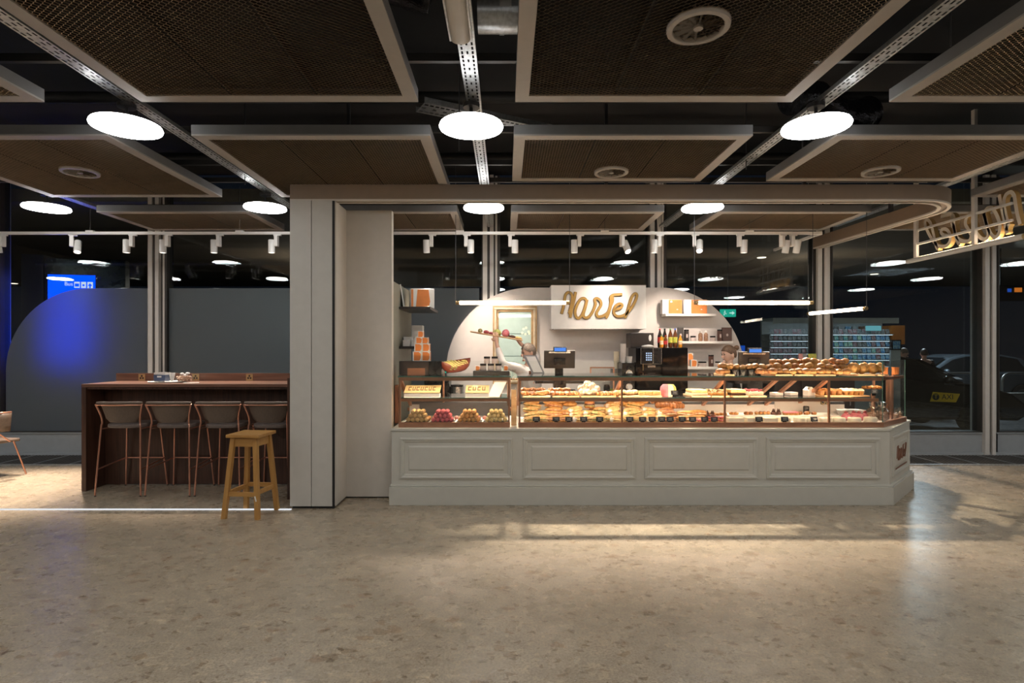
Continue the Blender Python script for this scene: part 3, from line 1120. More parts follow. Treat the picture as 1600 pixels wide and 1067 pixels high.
c1 = thing('macaron_case', 'small glass display case of macarons with copper frame beside the recessed wall', 'display case')
case_common(c1, GX0, GX1, (GX0 + .012, GX1 - .012))
part('shelf_glass', MB().bx(GX0 + .01, GX1 - .01, GF + .06, BACK - .05, MIDZ - .008, MIDZ), 'case_glass', c1)
part('glass_edge', MB().bx(GX0 + .01, GX1 - .01, GF + .058, GF + .06, MIDZ - .008, MIDZ), 'glass_edge', c1)
part('top_glass', MB().bx(GX0 - .01, GX1 + .01, GF + .005, BACK + .1, TOPZ - .012, TOPZ), 'case_glass', c1)
part('top_glass_edge', MB().bx(GX0 - .01, GX1 + .01, GF + .003, GF + .005, TOPZ - .012, TOPZ), 'glass_edge', c1)
part('front_glass', MB().bx(GX0, GX1 + .05, GF - .006, GF, .832, GTOP), 'case_glass', c1)
part('back_flap', MB().bx(GX0 + .12, GX1 - .02, BACK - .04, BACK - .02, .83, .98), 'dark_steel', c1)
part('led_strip', MB().bx(GX0 + .03, GX1 - .03, GF + .032, GF + .044, TOPZ - .030, TOPZ - .022), 'led_light', c1)
part('led_strip', MB().bx(GX0 + .03, GX1 - .03, GF + .087, GF + .099, MIDZ - .026, MIDZ - .018), 'led_light', c1)

c2 = thing('pastry_case', 'long glass display case of pastries with copper frame and chamfered end', 'display case')
P2 = (GX2 + .012, X(972, GF), X(1133, GF), X(1296, GF))
case_common(c2, GX2, GX3, P2)
part('chamfer_rail', MB().bar((GX3 - .005, GF + .004, .806), (CB[0], CB[1], .806), .032, .05), 'copper', c2)
part('side_rail', MB().bar((CB[0], CB[1], .806), (CB[0] + .02, 7.0, .806), .032, .05), 'copper', c2)
part('deck_corner', MB().prism([(GX3, GF + .03), (CB[0] - .02, CB[1]), (CB[0] - .02, BACK), (GX3, BACK)], .781, .812), 'case_white', c2)
part('shelf_glass', MB().bx(GX2 + .01, X(1340, GF), GF + .06, BACK - .05, MIDZ - .008, MIDZ), 'case_glass', c2)
part('glass_edge', MB().bx(GX2 + .01, X(1340, GF), GF + .058, GF + .06, MIDZ - .008, MIDZ), 'glass_edge', c2)
part('top_glass', MB().prism([(GX2 - .01, GF + .005), (GX3, GF + .005), (CB[0] - .02, CB[1]), (CB[0] - .02, BACK + .1), (GX2 - .01, BACK + .1)], TOPZ - .012, TOPZ), 'case_glass', c2)
part('top_glass_edge', MB().bx(GX2 - .01, GX3, GF + .003, GF + .005, TOPZ - .012, TOPZ), 'glass_edge', c2)
part('front_glass', MB().bx(GX1 + .055, GX3, GF - .006, GF, .832, GTOP), 'case_glass', c2)
part('chamfer_glass', MB().bar((GX3 + .003, GF, (GTOP + .832) / 2), (CB[0], CB[1] - .003, (GTOP + .832) / 2), .006, GTOP - .832), 'case_glass', c2)
part('side_glass', MB().bar((CB[0], CB[1], (GTOP + .832) / 2), (CB[0] + .02, 6.98, (GTOP + .832) / 2), .006, GTOP - .832), 'case_glass', c2)
for (x, y) in ((GX3, GF), CB):
    part('glass_seam', MB().bx(x - .003, x + .003, y - .003, y + .003, .832, GTOP), 'glass_edge', c2)
for px in (1388.5, 1394.5):
    y = 6.38
    part('post', MB().bx(X(px, y) - .012, X(px, y) + .012, y, y + .03, .81, TOPZ - .012), 'copper', c2)
part('post', MB().bx(X(1366, 6.6) - .010, X(1366, 6.6) + .010, 6.6, 6.62, .81, TOPZ - .012), 'copper', c2)
for xx in (2.82, 3.02):
    part('bracket', MB().bar((xx + .06, GF + .09, TOPZ - .035), (xx, BACK + .05, .93), .035, .03), 'copper', c2)
part('led_strip', MB().bx(GX2 + .03, GX3 - .03, GF + .032, GF + .044, TOPZ - .030, TOPZ - .022), 'led_light', c2)
part('led_strip', MB().bx(GX2 + .03, GX3 - .2, GF + .087, GF + .099, MIDZ - .026, MIDZ - .018), 'led_light', c2)
part('chamfer_top_bar', MB().bar((GX3 + .004, GF + .022, TOPZ - .030), (CB[0] - .022, CB[1] - .004, TOPZ - .030), .012, .032), 'copper', c2)
part('led_strip', MB().bar((GX3 + .03, GF + .06, TOPZ - .026), (CB[0] - .05, CB[1] - .02, TOPZ - .026), .012, .008), 'led_light', c2)
# white riser step inside the cake end
part('cake_step', MB().bx(X(1138, 6.25), X(1310, 6.25), 6.22, 6.5, .812, .872), 'case_white', c2)
part('white_divider', MB().bx(3.10, 3.62, 6.55, 6.57, .815, 1.05), 'case_white', c2)

# slim carafe of water between the cases
t = thing('glass_carafe', 'tall clear glass carafe standing in the gap between the two cases', 'carafe', (X(803, 6.05), 6.05, .781))
part('bottle', MB().lathe([(.030, 0), (.032, .02), (.032, .40), (.020, .47), (.018, .58), (.022, .60)], 16), 'clear_glass', t, smooth=True)
part('wood_stand', MB().bx(-.028, .028, .05, .075, 0, .38), 'wood_board', t)


# ================================================================== PASTRIES
def sole(name, cat, fn, m, smooth=True):
    def f():
        return solo(name, fn(), m, '', cat, smooth=smooth)
    return Maker(f)


def mk_roll():
    mb = MB().ell((0, 0, .026), (.047, .040, .034), 14, 8, flat=-.026)
    return mb


def jit(mb, a, seed=1):
    rnd = random.Random(seed)
    mb.v = [(x + rnd.uniform(-a, a), y + rnd.uniform(-a, a), z + rnd.uniform(-a, a) if z > .004 else z) for x, y, z in mb.v]
    return mb


roll = sole('bread_roll', 'bread roll', lambda: jit(mk_roll(), .003), 'bread')
rollg = sole('bread_roll', 'bread roll', lambda: jit(mk_roll(), .003, 4), 'bread_gold')
rollb = sole('bread_roll', 'bread roll', lambda: jit(mk_roll(), .003, 9), 'bread_brown')


def macaron_mb():
    r = .0235
    prof = [(.006, -.021), (r * .8, -.019), (r, -.012), (r * 1.02, -.006), (r * .9, -.004), (r * .9, .004), (r * 1.02, .006), (r, .012), (r * .8, .019), (.006, .021)]
    return MB().lathe(prof, 12, M=Matrix.Rotation(R(90), 4, 'X'))


mac = {k: sole('macaron', 'macaron', macaron_mb, k) for k in ('macaron_tan', 'macaron_pink', 'macaron_caramel', 'macaron_cream', 'macaron_rose')}
yb = 6.04
for pi, (pc, k, nm) in enumerate(((652, 'macaron_tan', 'tan'), (691, 'macaron_pink', 'deep pink'), (733, 'macaron_caramel', 'caramel brown'), (775, 'macaron_cream', 'pale yellow'))):
    xc = X(pc, yb)
    tr_ = thing('macaron_tray', 'black tray with white rim under the %s macarons' % nm, 'tray', (xc, 6.12, .812))
    part('plate', MB().bx(-.135, .135, -.12, .12, 0, .010), 'dark_tray', tr_)
    part('rim', MB().bx(-.142, -.135, -.12, .12, 0, .016).bx(.135, .142, -.12, .12, 0, .016), 'white_card', tr_)
    for d in range(3):
        for lv, n in enumerate((5, 4, 3)):
            if d == 2 and lv < 1: continue
            for i in range(n):
                x = xc + (i - (n - 1) / 2) * .0475
                mac[k if d < 2 else k]((x + random.uniform(-.002, .002), yb + .02 + d * .046, .8225 + .0238 + lv * .0412), random.uniform(-.12, .12),
                        '%s macaron, %s in the %s row of its pyramid, %s' % (nm, ORD[i], ['bottom', 'middle', 'top'][lv], ['at the glass', 'one layer back', 'two layers back'][d]), '%s macarons' % nm)
for j, (a, b, k, nm) in enumerate(((662, 678, 'macaron_caramel', 'caramel'), (704, 722, 'macaron_rose', 'rose'), (748, 766, 'macaron_rose', 'raspberry'))):
    for i in range(3):
        px = a + (b - a) * i / 2
        mac[k]((X(px, 6.28), 6.30, .83625), 0, 'loose %s macaron behind the pyramids, %s in its row of three' % (nm, ORD[i]), 'loose %s macarons at the back' % nm)


# sandwiches
def sandwich(bread, fill, ln=.20, wd=.075, wrap=False):
    def f():
        t = thing('sandwich', '', 'sandwich')
        Mx = None
        part('bottom_bread', jit(MB().ell((0, 0, .020), (ln / 2, wd / 2, .022), 16, 6, flat=-.018), .002), bread, t, smooth=True)
        part('filling', jit(MB().ell((0, -.004, .036), (ln / 2 * .96, wd / 2 * 1.04, .012), 18, 4), .004, 3), fill, t, smooth=True)
        if wrap: part('paper_wrap', jit(MB().ell((-ln * .22, 0, .030), (ln * .22, wd / 2 * 1.1, .036), 12, 6, flat=-.028), .003, 6), 'paper', t, smooth=True)
        part('top_bread', jit(MB().ell((0, .004, .044), (ln / 2, wd / 2, .030), 16, 8, flat=-.004), .002, 5), bread, t, smooth=True)
        return t
    return Maker(f)


sw_a = sandwich('bread_pale', 'filling_green', .21, .08)
sw_b = sandwich('bread_gold', 'filling_ham')
sw_c = sandwich('bread_pale', 'cheese', .18, .085, True)
sw_d = sandwich('bread_brown', 'filling_ham', .21, .07)


def stack(mk_, px, n, y, z0, label, group, sp=.058, wob=.025, rz=0.0, cols=1, dx=.0):
    for c_ in range(cols):
        for i in range(n - (1 if c_ % 2 else 0)):
            o = mk_((X(px, y) + random.uniform(-wob, wob) * .6 + c_ * dx, y + i * .05, z0 + i * sp * .74), rz + random.uniform(-.35, .35), '%s, %s from the deck' % (label, ORD[i]), group, random.uniform(.85, 1.08))
            if i: o.rotation_euler = (random.uniform(-.3, .1), random.uniform(-.22, .22), o.rotation_euler.z)


SW = [(832, sw_a, 4, 'seeded baguette sandwich nearest the macarons', 'baguette sandwiches at the pillar end'),
      (866, sw_b, 4, 'golden ham baguette before the burger', 'ham sandwiches in the second stack'),
      (902, sw_c, 3, 'pale cheese sandwich under the burger', 'cheese sandwiches under the burger'),
      (936, sw_a, 3, 'salad sandwich beyond the burger', 'salad sandwiches beside the burger'),
      (962, sw_c, 4, 'pale cheese roll at the second post', 'cheese rolls at the second copper post'),
      (990, sw_a, 4, 'seeded sandwich past the second post', 'seeded sandwiches past the second copper post'),
      (1018, sw_c, 3, 'pale roll before the twisted loaves', 'filled rolls before the brown loaves'),
      (1046, sw_d, 3, 'dark ham sandwich under the twisted loaves', 'ham sandwiches below the brown loaves'),
      (1072, sw_b, 2, 'golden ham sandwich after the twisted loaves', 'ham sandwiches after the brown loaves')]
for px, m_, n, lb, gp in SW:
    stack(m_, px, n, 6.10, .813, lb, gp)
    m_((X(px + 17, 6.13), 6.13, .813), random.uniform(-.5, .5), lb + ', beside the stack', gp)
    m_((X(px + 17, 6.18) + .01, 6.19, .862), random.uniform(-.5, .5), lb + ', upper one beside the stack', gp)


def burger():
    t = thing('burger', 'round burger with a wooden pick on top of the sandwiches', 'burger')
    part('bottom_bun', MB().lathe([(.05, 0), (.056, .012), (.056, .022)], 20), 'bread', t, smooth=True)
    part('lettuce', jit(MB().lathe([(.06, .022), (.062, .028), (.058, .034)], 20), .004), 'filling_green', t)
    part('patty', MB().lathe([(.054, .034), (.056, .044), (.052, .052)], 20), 'choc', t, smooth=True)
    part('top_bun', MB().ell((0, 0, .052), (.057, .057, .040), 20, 8, flat=0), 'bread_brown', t, smooth=True)
    part('pick', MB().cyl((0, 0, .08), (.012, 0, .135), .003, n=6), 'wood_board', t)
    return t


b = burger(); b.location = (X(921, 6.2), 6.2, .955)
# brown twisted loaves
def twist_mb():
    mb = MB()
    for i in range(6):
        mb.ell((-.085 + i * .034, 0, .032), (.030, .036, .034), 10, 6, M=Matrix.Rotation(R(35), 4, 'Z'), flat=-.030)
    return jit(mb, .003)


twist = sole('twisted_loaf', 'loaf', twist_mb, 'bread_brown')
for i, (px, dz, y) in enumerate(((1032, .99, 6.30), (1040, .945, 6.24), (1048, .985, 6.30), (1054, .94, 6.26))):
    twist((X(px, y), y, dz), random.uniform(-.4, .4), 'dark brown twisted loaf topping the sandwich pile, %s along' % ORD[i], 'brown twisted loaves')
rl2 = sole('ciabatta', 'bread', lambda: jit(MB().ell((0, 0, .030), (.085, .05, .034), 14, 8, flat=-.028), .004), 'bread_gold')
for px, y, z in ((972, 6.28, .97), (958, 6.3, .96), (996, 6.28, .965), (878, 6.3, .985), (860, 6.28, .98), (832, 6.32, .985), (1002, 6.3, .99), (890, 6.28, .96)):
    rl2((X(px, y), y, z), random.uniform(-.5, .5), 'golden ciabatta on the sandwich stacks, near the %s' % {972: 'second post, glass side', 958: 'second post, macaron side', 996: 'keypad machine', 878: 'burger, lower', 860: 'ham stack', 832: 'macaron end', 1002: 'keypad machine, upper', 890: 'burger, upper'}[px], 'ciabatta loaves on the stacks')


# small cakes
def cake_choc():
    t = thing('chocolate_cake', '', 'cake')
    part('base', MB().lathe([(.032, 0), (.034, .022), (.030, .026)], 14), 'choc', t, smooth=True)
    for k in range(3):
        a = k * 2.1
        part('chocolate_shard', MB().prism([(-.022, 0), (.022, 0), (.004, .046)], -.002, .002, lambda u, v, q, a=a: (u * math.cos(a) - q * math.sin(a) + .008 * math.cos(a + 1), u * math.sin(a) + q * math.cos(a), v + .022)), 'choc', t)
    return t


mk_choc = Maker(cake_choc)


def tartlet(top, n=9):
    def f():
        t = thing('fruit_tart', '', 'tart')
        part('crust', MB().lathe([(.030, 0), (.040, .020), (.036, .018)], 16), 'bread_gold', t, smooth=True)
        mb = MB()
        for i in range(n):
            a = i * 2.4; r = .028 * math.sqrt(i / n)
            mb.ell((r * math.cos(a), r * math.sin(a), .026), (.010, .010, .010), 8, 5)
        part('berries', mb, top, t, smooth=True)
        return t
    return Maker(f)


tart_red = tartlet('berry')
tart_pink = tartlet('pink_icing')


def eclair():
    t = thing('eclair', '', 'eclair')
    part('pastry', MB().ell((0, 0, .016), (.022, .055, .017), 12, 8, flat=-.015), 'bread_gold', t, smooth=True)
    part('icing', MB().ell((0, 0, .026), (.018, .048, .010), 12, 6), 'bread_brown', t, smooth=True)
    return t


mk_ecl = Maker(eclair)
petit = sole('small_cake', 'cake', lambda: MB().lathe([(.022, 0), (.028, .01), (.026, .026), (.012, .034)], 12), 'bread_brown')
petit_g = sole('small_cake', 'cake', lambda: MB().lathe([(.022, 0), (.028, .01), (.026, .022), (.012, .030)], 12), 'danish')

for px in (1096, 1106, 1114):
    mk_choc((X(px, 6.2), 6.2 + random.uniform(0, .06), .86), random.random() * 3, 'dark chocolate shard cake among the red tarts, %s' % {1096: 'nearest the brown loaves', 1106: 'in the middle', 1114: 'nearest the third post'}[px], 'chocolate shard cakes among the tarts')
for i in range(12):
    px = 1084 + (i % 6) * 8.6
    y = 6.06 + (i // 6) * .09
    tart_red((X(px, y), y, .813 + (.02 if i > 5 else 0)), random.random(), 'small red berry tart by the third post, %s row, %s along' % (['front', 'rear'][i // 6], ORD[i % 6]), 'red berry tarts')
for i in range(5):
    petit_g((X(1110 + i * 5.5, 6.3), 6.3, .865), 0, 'tiny golden petit four behind the red tarts, %s along' % ORD[i], 'petit fours behind the tarts')
STEP = .873
for px in (1143, 1150):
    petit_g((X(px, 6.3), 6.3, STEP), 0, 'golden petit four on the white step, %s' % {1143: 'at the third post', 1150: 'one further along'}[px], 'petit fours at the start of the step')
for px in (1166, 1173):
    petit((X(px, 6.3), 6.3, STEP), 0, 'dark round petit four on the white step, %s' % {1166: 'golden cake side', 1173: 'eclair side'}[px], 'pair of dark petit fours')
for i in range(4):
    mk_ecl((X(1183 + i * 6.2, 6.3), 6.32, STEP), -.5, 'glazed eclair on the white step, %s in the row of four' % ORD[i], 'eclairs on the white step')
for px in (1209, 1216):
    mk_choc((X(px, 6.3), 6.3, STEP), px, 'dark chocolate shard cake on the white step, %s' % {1209: 'eclair side', 1216: 'pink tart side'}[px], 'chocolate cakes on the step')
for i in range(6):
    tart_pink((X(1226 + i * 3.6, 6.3), 6.27 + .06 * (i % 2), STEP), i, 'pink topped tart on the white step, %s of six from the chocolate cakes' % ORD[i], 'pink tarts on the step')
for i in range(5):
    petit((X(1247 + i * 6, 6.3), 6.29 + .05 * (i % 2), STEP), 0, 'orange brown cake at the step end, %s of five towards the corner' % ORD[i], 'brown cakes at the end of the step')
# risers in front
for i, (a, b) in enumerate(((1139, 1163), (1168, 1190), (1194, 1216), (1220, 1236))):
    y = 6.02
    solo('display_riser', MB().bx(X(a, y), X(b, y), y, y + .12, .8125, .868), 'riser', 'square cream display block behind the glass, %s from the third copper post' % ORD[i], 'display block', bevel=.003, group='square cream display blocks')
for i, px in enumerate((1250, 1268, 1290, 1311, 1335, 1360)):
    y = 6.06 + (.03 if i > 4 else 0)
    t = thing('round_cake', 'round cream coloured cake on a card, %s along the glass towards the corner' % ORD[i], 'cake', (X(px, y), y, .8125), 0, 'round cream cakes along the glass')
    part('card', MB().lathe([(.075, 0), (.075, .004)], 24), 'white_card', t)
    part('cake', MB().lathe([(.062, .004), (.064, .01), (.064, .052), (.058, .058)], 24), 'riser', t, smooth=True)
    if i > 1:
        tb = tart_pink if i % 2 else tart_red
# pink flower cakes & wrapped sweets at the corner
for i, (px, y, z) in enumerate(((1322, 6.3, .813), (1334, 6.34, .813), (1342, 6.28, .813), (1352, 6.32, .813))):
    t = thing('pink_cake', 'pink domed cake behind the round cream cakes, %s towards the corner' % ORD[i], 'cake', (X(px, y), y, z), 0, 'pink domed cakes at the corner')
    part('dome', MB().ell((0, 0, .03), (.05, .05, .05), 14, 8, flat=-.03), 'pink_icing', t, smooth=True)
    part('topping', jit(MB().ell((0, 0, .085), (.02, .02, .014), 10, 6), .004), 'berry', t, smooth=True)
# clear gift bags
def bag():
    t = thing('gift_bag', '', 'gift bag')
    part('bag', jit(MB().lathe([(.05, 0), (.062, .03), (.06, .12), (.03, .16), (.012, .175), (.04, .23)], 12), .008), 'bag_film', t)
    part('contents', jit(MB().lathe([(.045, .004), (.054, .03), (.05, .09), (.02, .105)], 10), .006), 'sweets', t)
    part('tie', MB().lathe([(.015, .168), (.015, .182)], 10), 'brass', t)
    return t


mkbag = Maker(bag)
for i, (px, y) in enumerate(((1362, 6.28), (1381, 6.27), (1374, 6.40), (1388, 6.52), (1400, 6.42), (1406, 6.56))):
    mkbag((X(px, y), y, .813), i * 1.3, 'cellophane gift bag of sweets in the case corner, %s of six towards the side glass' % ORD[i], 'cellophane bags in the case corner', .85 if i < 4 else .5)
# tray of crystal glass sweets
solo('glass_dish', jit(MB().lathe([(.09, 0), (.14, .05), (.15, .09), (.13, .085)], 20), .006), 'clear_bag', 'wide faceted glass dish beside the white divider', 'dish', (X(1330, 6.5), 6.50, .813), smooth=True)

# price tags
def tagcard():
    t = thing('price_tag', '', 'price tag')
    part('card', MB().box((0, 0, .048), (.076, .004, .048), Matrix.Rotation(R(-14), 4, 'X')), 'slate', t)
    part('foot', MB().bx(-.02, .02, .0, .012, 0, .026), 'black_plastic', t)
    for k in range(3):
        part('writing', MB().box((0, -.0045 + .002 * k * 0, .058 - k * .010), (.045 - .012 * (k % 2), .001, .003), Matrix.Rotation(R(-14), 4, 'X')), 'chalk', t)
    return t


mktag = Maker(tagcard)
for i, px in enumerate((838, 869, 889, 912, 937, 984, 1004, 1019, 1034, 1047, 1066, 1082, 1101, 1116)):
    mktag((X(px, 6.0), 6.0, .8125), random.uniform(-.1, .1), 'small black price tag in the sandwich row, %s from the pillar' % ORD[i], 'black price tags in the sandwich row')
for i, px in enumerate((1186, 1226, 1272)):
    mktag((X(px, 6.0), 6.0, .8125), random.uniform(-.1, .1), 'small black price tag before the cream blocks, %s from the third post' % ORD[i], 'black price tags before the cream blocks')
SHZ = MIDZ + .0005
mktag((X(1054, 6.06), 6.06, SHZ), 0, 'black price tag on the middle shelf before the ring cake')
mktag((X(745, 6.06), 6.06, SHZ), 0, 'black price tag before the smaller lettered box', scale=.85)
mktag((X(1347, 6.2), 6.2, SHZ), 0, 'black price tag beside the cream cupcakes')
mktag((X(1366, 6.25), 6.25, SHZ), 0, 'black price tag nearest the chamfered glass')

# middle shelf
def board(px0, px1, y0, y1, label, m='wood_board', z=SHZ):
    solo('serving_board', MB().bx(X(px0, (y0 + y1) / 2), X(px1, (y0 + y1) / 2), y0, y1, z, z + .014), m, label, 'serving board', bevel=.004)


board(816, 858, 6.08, 6.42, 'wooden board under the dark danish pastries')
board(862, 902, 6.08, 6.42, 'wooden board under the brown braided pastries')
board(905, 958, 6.08, 6.42, 'wooden board under the powdered puffs')
board(962, 1028, 6.08, 6.42, 'long wooden board under the flat golden slices')
board(1074, 1102, 6.08, 6.4, 'wooden board under the yellow sponge slab')
board(1104, 1131, 6.08, 6.4, 'wooden board under the crumble cake')
board(1136, 1160, 6.08, 6.4, 'wooden board under the yellow loaf cake')
board(1163, 1188, 6.08, 6.4, 'wooden board under the red berry cake')
board(1276, 1345, 6.10, 6.42, 'wooden board under the cupcakes')
BZ = SHZ + .0145


def danish_mb():
    mb = MB()
    for i in range(5):
        a = i * 2 * PI / 5
        mb.ell((.026 * math.cos(a), .026 * math.sin(a), .018), (.026, .018, .018), 10, 6, M=Matrix.Rotation(a, 4, 'Z'), flat=-.017)
    mb.ell((0, 0, .024), (.022, .022, .018), 10, 6)
    return jit(mb, .0025)


dan = sole('danish_pastry', 'pastry', danish_mb, 'danish')
dand = sole('danish_pastry', 'pastry', lambda: jit(danish_mb(), .002, 8), 'bread_brown')


def croissant_mb():
    mb = MB()
    pts = []
    rs = []
    for i in range(15):
        a = R(-70 + 140 * i / 14)
        pts.append((.062 * math.sin(a), .05 - .055 * math.cos(a), .024))
        e = 1 - abs(i - 7) / 7.5
        rs.append(.008 + .019 * e ** .6 + .0022 * (i % 2))
    return mb.tube(pts, rs, 10)


cro = sole('croissant', 'croissant', croissant_mb, 'bread_gold')
for i in range(9):
    (dand if i % 3 else dan)((X(820 + (i % 3) * 13, 6.2), 6.13 + (i // 3) * .09, BZ + .032 * (1 if i > 5 else 0)), random.random() * 6, 'dark glazed danish on the first board, %s of nine from the glass corner' % ORD[i], 'dark danish pastries')
for i in range(11):
    (dan if i % 2 else dand)((X(864 + (i % 4) * 11, 6.2), 6.13 + (i // 4) * .09, BZ + .03 * (1 if i > 7 else 0)), random.random() * 6, 'brown braided pastry on the second board, %s from its front corner' % ORD[i], 'brown braided pastries')
for i in range(4):
    cro((X(846 + i * 5, 6.2), 6.12 + i * .07, BZ), random.random() * 6, 'golden croissant between the danish boards, %s from the glass' % ORD[i], 'croissants between the boards')
puff = sole('powdered_puff', 'pastry', lambda: jit(MB().ell((0, 0, .032), (.042, .042, .036), 14, 8, flat=-.030), .005), 'powder')
for i, (px, y, dz) in enumerate(((910, 6.15, 0), (919, 6.14, 0), (928, 6.16, 0), (914, 6.22, .045), (923, 6.22, .05), (932, 6.24, .03), (918, 6.3, .08), (926, 6.3, .06), (908, 6.28, .03))):
    puff((X(px, y), y, BZ + dz), i, 'white powdered puff in the heap, %s from the base' % ORD[i], 'powdered puffs')
for i in range(6):
    dan((X(936 + (i % 3) * 11, 6.2), 6.12 + (i // 3) * .1, BZ), i, 'golden round pastry beside the powdered puffs, %s row, %s along' % (['front', 'rear'][i // 3], ORD[i % 3]), 'golden pastries beside the puffs')
slc = sole('pastry_slice', 'pastry', lambda: jit(MB().bx(-.05, .05, -.06, .06, 0, .045), .004), 'sponge', smooth=False)
slc2 = sole('pastry_slice', 'pastry', lambda: jit(MB().ell((0, 0, .024), (.06, .05, .03), 12, 6, flat=-.022), .005), 'crumb')
for i in range(4):
    slc2((X(965 + i * 9, 6.2), 6.16 + .06 * (i % 2), BZ), i * .3, 'crumbly flat pastry on the long board, %s along' % ORD[i], 'crumbly pastries on the long board')
for i in range(3):
    slc((X(1002 + i * 10.5, 6.2), 6.18, BZ), .05 * i, 'yellow sponge slice on the long board, %s along' % ORD[i], 'sponge slices on the long board', (.8, 1, 1))
# ring cake
t = thing('ring_cake', 'tall ring cake, half red glazed half cream, on the middle shelf', 'cake', (X(1044, 6.2), 6.2, SHZ))
def ringcake(a0, a1, m, nm):
    mb = MB()
    n = 14
    vs, fs = [], []
    prof = [(.03, .0), (.075, 0), (.085, .05), (.078, .10), (.055, .128), (.034, .11)]
    for i in range(n + 1):
        a = a0 + (a1 - a0) * i / n
        k = 1 + .035 * (i % 2)
        for r, z in prof: vs.append((r * k * math.cos(a), r * k * math.sin(a), z))
    p = len(prof)
    for i in range(n):
        for j in range(p): fs.append((i * p + j, i * p + (j + 1) % p, (i + 1) * p + (j + 1) % p, (i + 1) * p + j))
    fs += [tuple(range(p)), tuple(n * p + j for j in range(p - 1, -1, -1))]
    part(nm, mb.add(vs, fs), m, t, smooth=True)


ringcake(R(80), R(255), 'pink_icing', 'red_half')
ringcake(R(255), R(300), 'cream', 'cut_half')
ringcake(R(-55), R(80), 'pistachio', 'cream_half')
part('paper_cup', MB().lathe([(.05, -.0), (.066, .012)], 18), 'paper', t)
t = thing('sponge_slab', 'yellow sponge slab cake on a wooden board', 'cake', (X(1088, 6.22), 6.22, BZ))
part('lower_layer', MB().bx(-.088, .088, -.11, .11, 0, .026), 'cream', t, bevel=.006)
part('top_layer', MB().bx(-.086, .086, -.11, .11, .027, .06), 'sponge', t, bevel=.012)
t = thing('crumble_cake', 'crumble topped cake between two copper brackets', 'cake', (X(1118, 6.22), 6.22, BZ))
part('base', MB().bx(-.088, .088, -.11, .11, 0, .03), 'bread_gold', t, bevel=.006)
mb = MB()
for i in range(60): mb.ell((random.uniform(-.08, .08), random.uniform(-.1, .1), .034 + random.random() * .018), (.014, .014, .012), 6, 4)
part('crumble', mb, 'crumb', t, smooth=True, kind='stuff')
t = thing('loaf_cake', 'plain yellow loaf cake with dark underside just past the third post', 'cake', (X(1148, 6.22), 6.22, BZ))
part('crust', MB().bx(-.082, .082, -.1, .1, 0, .022), 'choc', t, bevel=.005)
part('loaf', MB().bx(-.084, .084, -.1, .1, .0225, .062), 'sponge', t, bevel=.014)
t = thing('berry_cake', 'cream cake covered with dark red berries', 'cake', (X(1175, 6.22), 6.22, BZ))
part('base', MB().bx(-.082, .082, -.1, .1, 0, .04), 'cream', t, bevel=.006)
mb = MB()
for i in range(60): mb.ell((random.uniform(-.075, .075), random.uniform(-.09, .09), .044 + random.random() * .012), (.012, .012, .011), 7, 4)
part('berries', mb, 'berry', t, smooth=True, kind='stuff')


def cupcake(top):
    def f():
        t = thing('cupcake', '', 'cupcake')
        part('cup', MB().lathe([(.026, 0), (.034, .045)], 14), 'bread' if top != 'cream' else 'bread_gold', t, smooth=True)
        part('top', MB().ell((0, 0, .045), (.036, .036, .026), 14, 6, flat=0), top, t, smooth=True)
        return t
    return Maker(f)


cc_b, cc_c = cupcake('danish'), cupcake('cream')
for i in range(7):
    cc_b((X(1281 + (i % 4) * 9 + (3 if i > 3 else 0), 6.2), 6.17 + (i // 4) * .1, BZ), 0, 'brown topped cupcake near the corner, %s row, %s along' % (['front', 'rear'][i // 4], ORD[i % 4]), 'brown cupcakes')
for i in range(7):
    cc_c((X(1318 + (i % 4) * 8 + (3 if i > 3 else 0), 6.2), 6.17 + (i // 4) * .1, BZ), 0, 'cream topped cupcake near the corner, %s row, %s along' % (['front', 'rear'][i // 4], ORD[i % 4]), 'cream cupcakes')
# white leaflets, house shaped box
t = thing('house_box', 'small white house shaped cake box on the middle shelf', 'box', (X(1264, 6.3), 6.3, SHZ), .3)
part('walls', MB().bx(-.045, .045, -.04, .04, 0, .06), 'white_card', t)
part('roof', MB().prism([(-.046, .06), (.046, .06), (0, .095)], -.042, .042, frx), 'white_card', t)
for i, (px, py) in enumerate(((1213, 6.35), (1236, 6.4))):
    solo('cake_carton', MB().bx(-.05, .05, -.05, .05, 0, .03), 'white_card', 'low white cake carton beside the slanted brackets, %s from the berry cake' % ORD[i], 'carton', (X(px, py), py, SHZ), .2, bevel=.002)
for i, (px, s) in enumerate(((1286, .10), (1306, .085))):
    solo('cake_carton', MB().bx(-s / 2, s / 2, -.05, .05, 0, .06), 'white_card', 'upright white carton behind the brown cupcakes, %s from the bracket' % ORD[i], 'carton', (X(px, 6.49), 6.49, SHZ), bevel=.002)
# lettered boxes in the macaron case
def letter_box(px0, px1, label, n):
    y0, y1 = 6.04, 6.26
    x0, x1 = X(px0, y0), X(px1, y0)
    t = thing('lettered_box', label, 'box', ((x0 + x1) / 2, y0, SHZ))
    w_ = (x1 - x0) / 2
    part('box', MB().bx(-w_, w_, 0, .10, 0, .04), 'white_card', t, bevel=.002)
    Mx = Matrix.Translation((0, 0, .043)) @ Matrix.Rotation(R(24), 4, 'X')
    part('lid', MB().bx(-w_, w_, 0, .17, 0, .008, Mx), 'cheese', t)
    mb = MB()
    for i in range(n):
        u = -w_ * .8 + i * (1.6 * w_ / n)
        s = 1.1 * w_ / n
        mb.bx(u, u + s * .25, .05, .13, .008, .010, Mx).bx(u, u + s, .05, .065, .008, .010, Mx)
        if i % 2: mb.bx(u + s * .75, u + s, .05, .13, .008, .010, Mx)
        else: mb.bx(u, u + s, .115, .13, .008, .010, Mx)
    part('lettering', mb, 'cork', t)


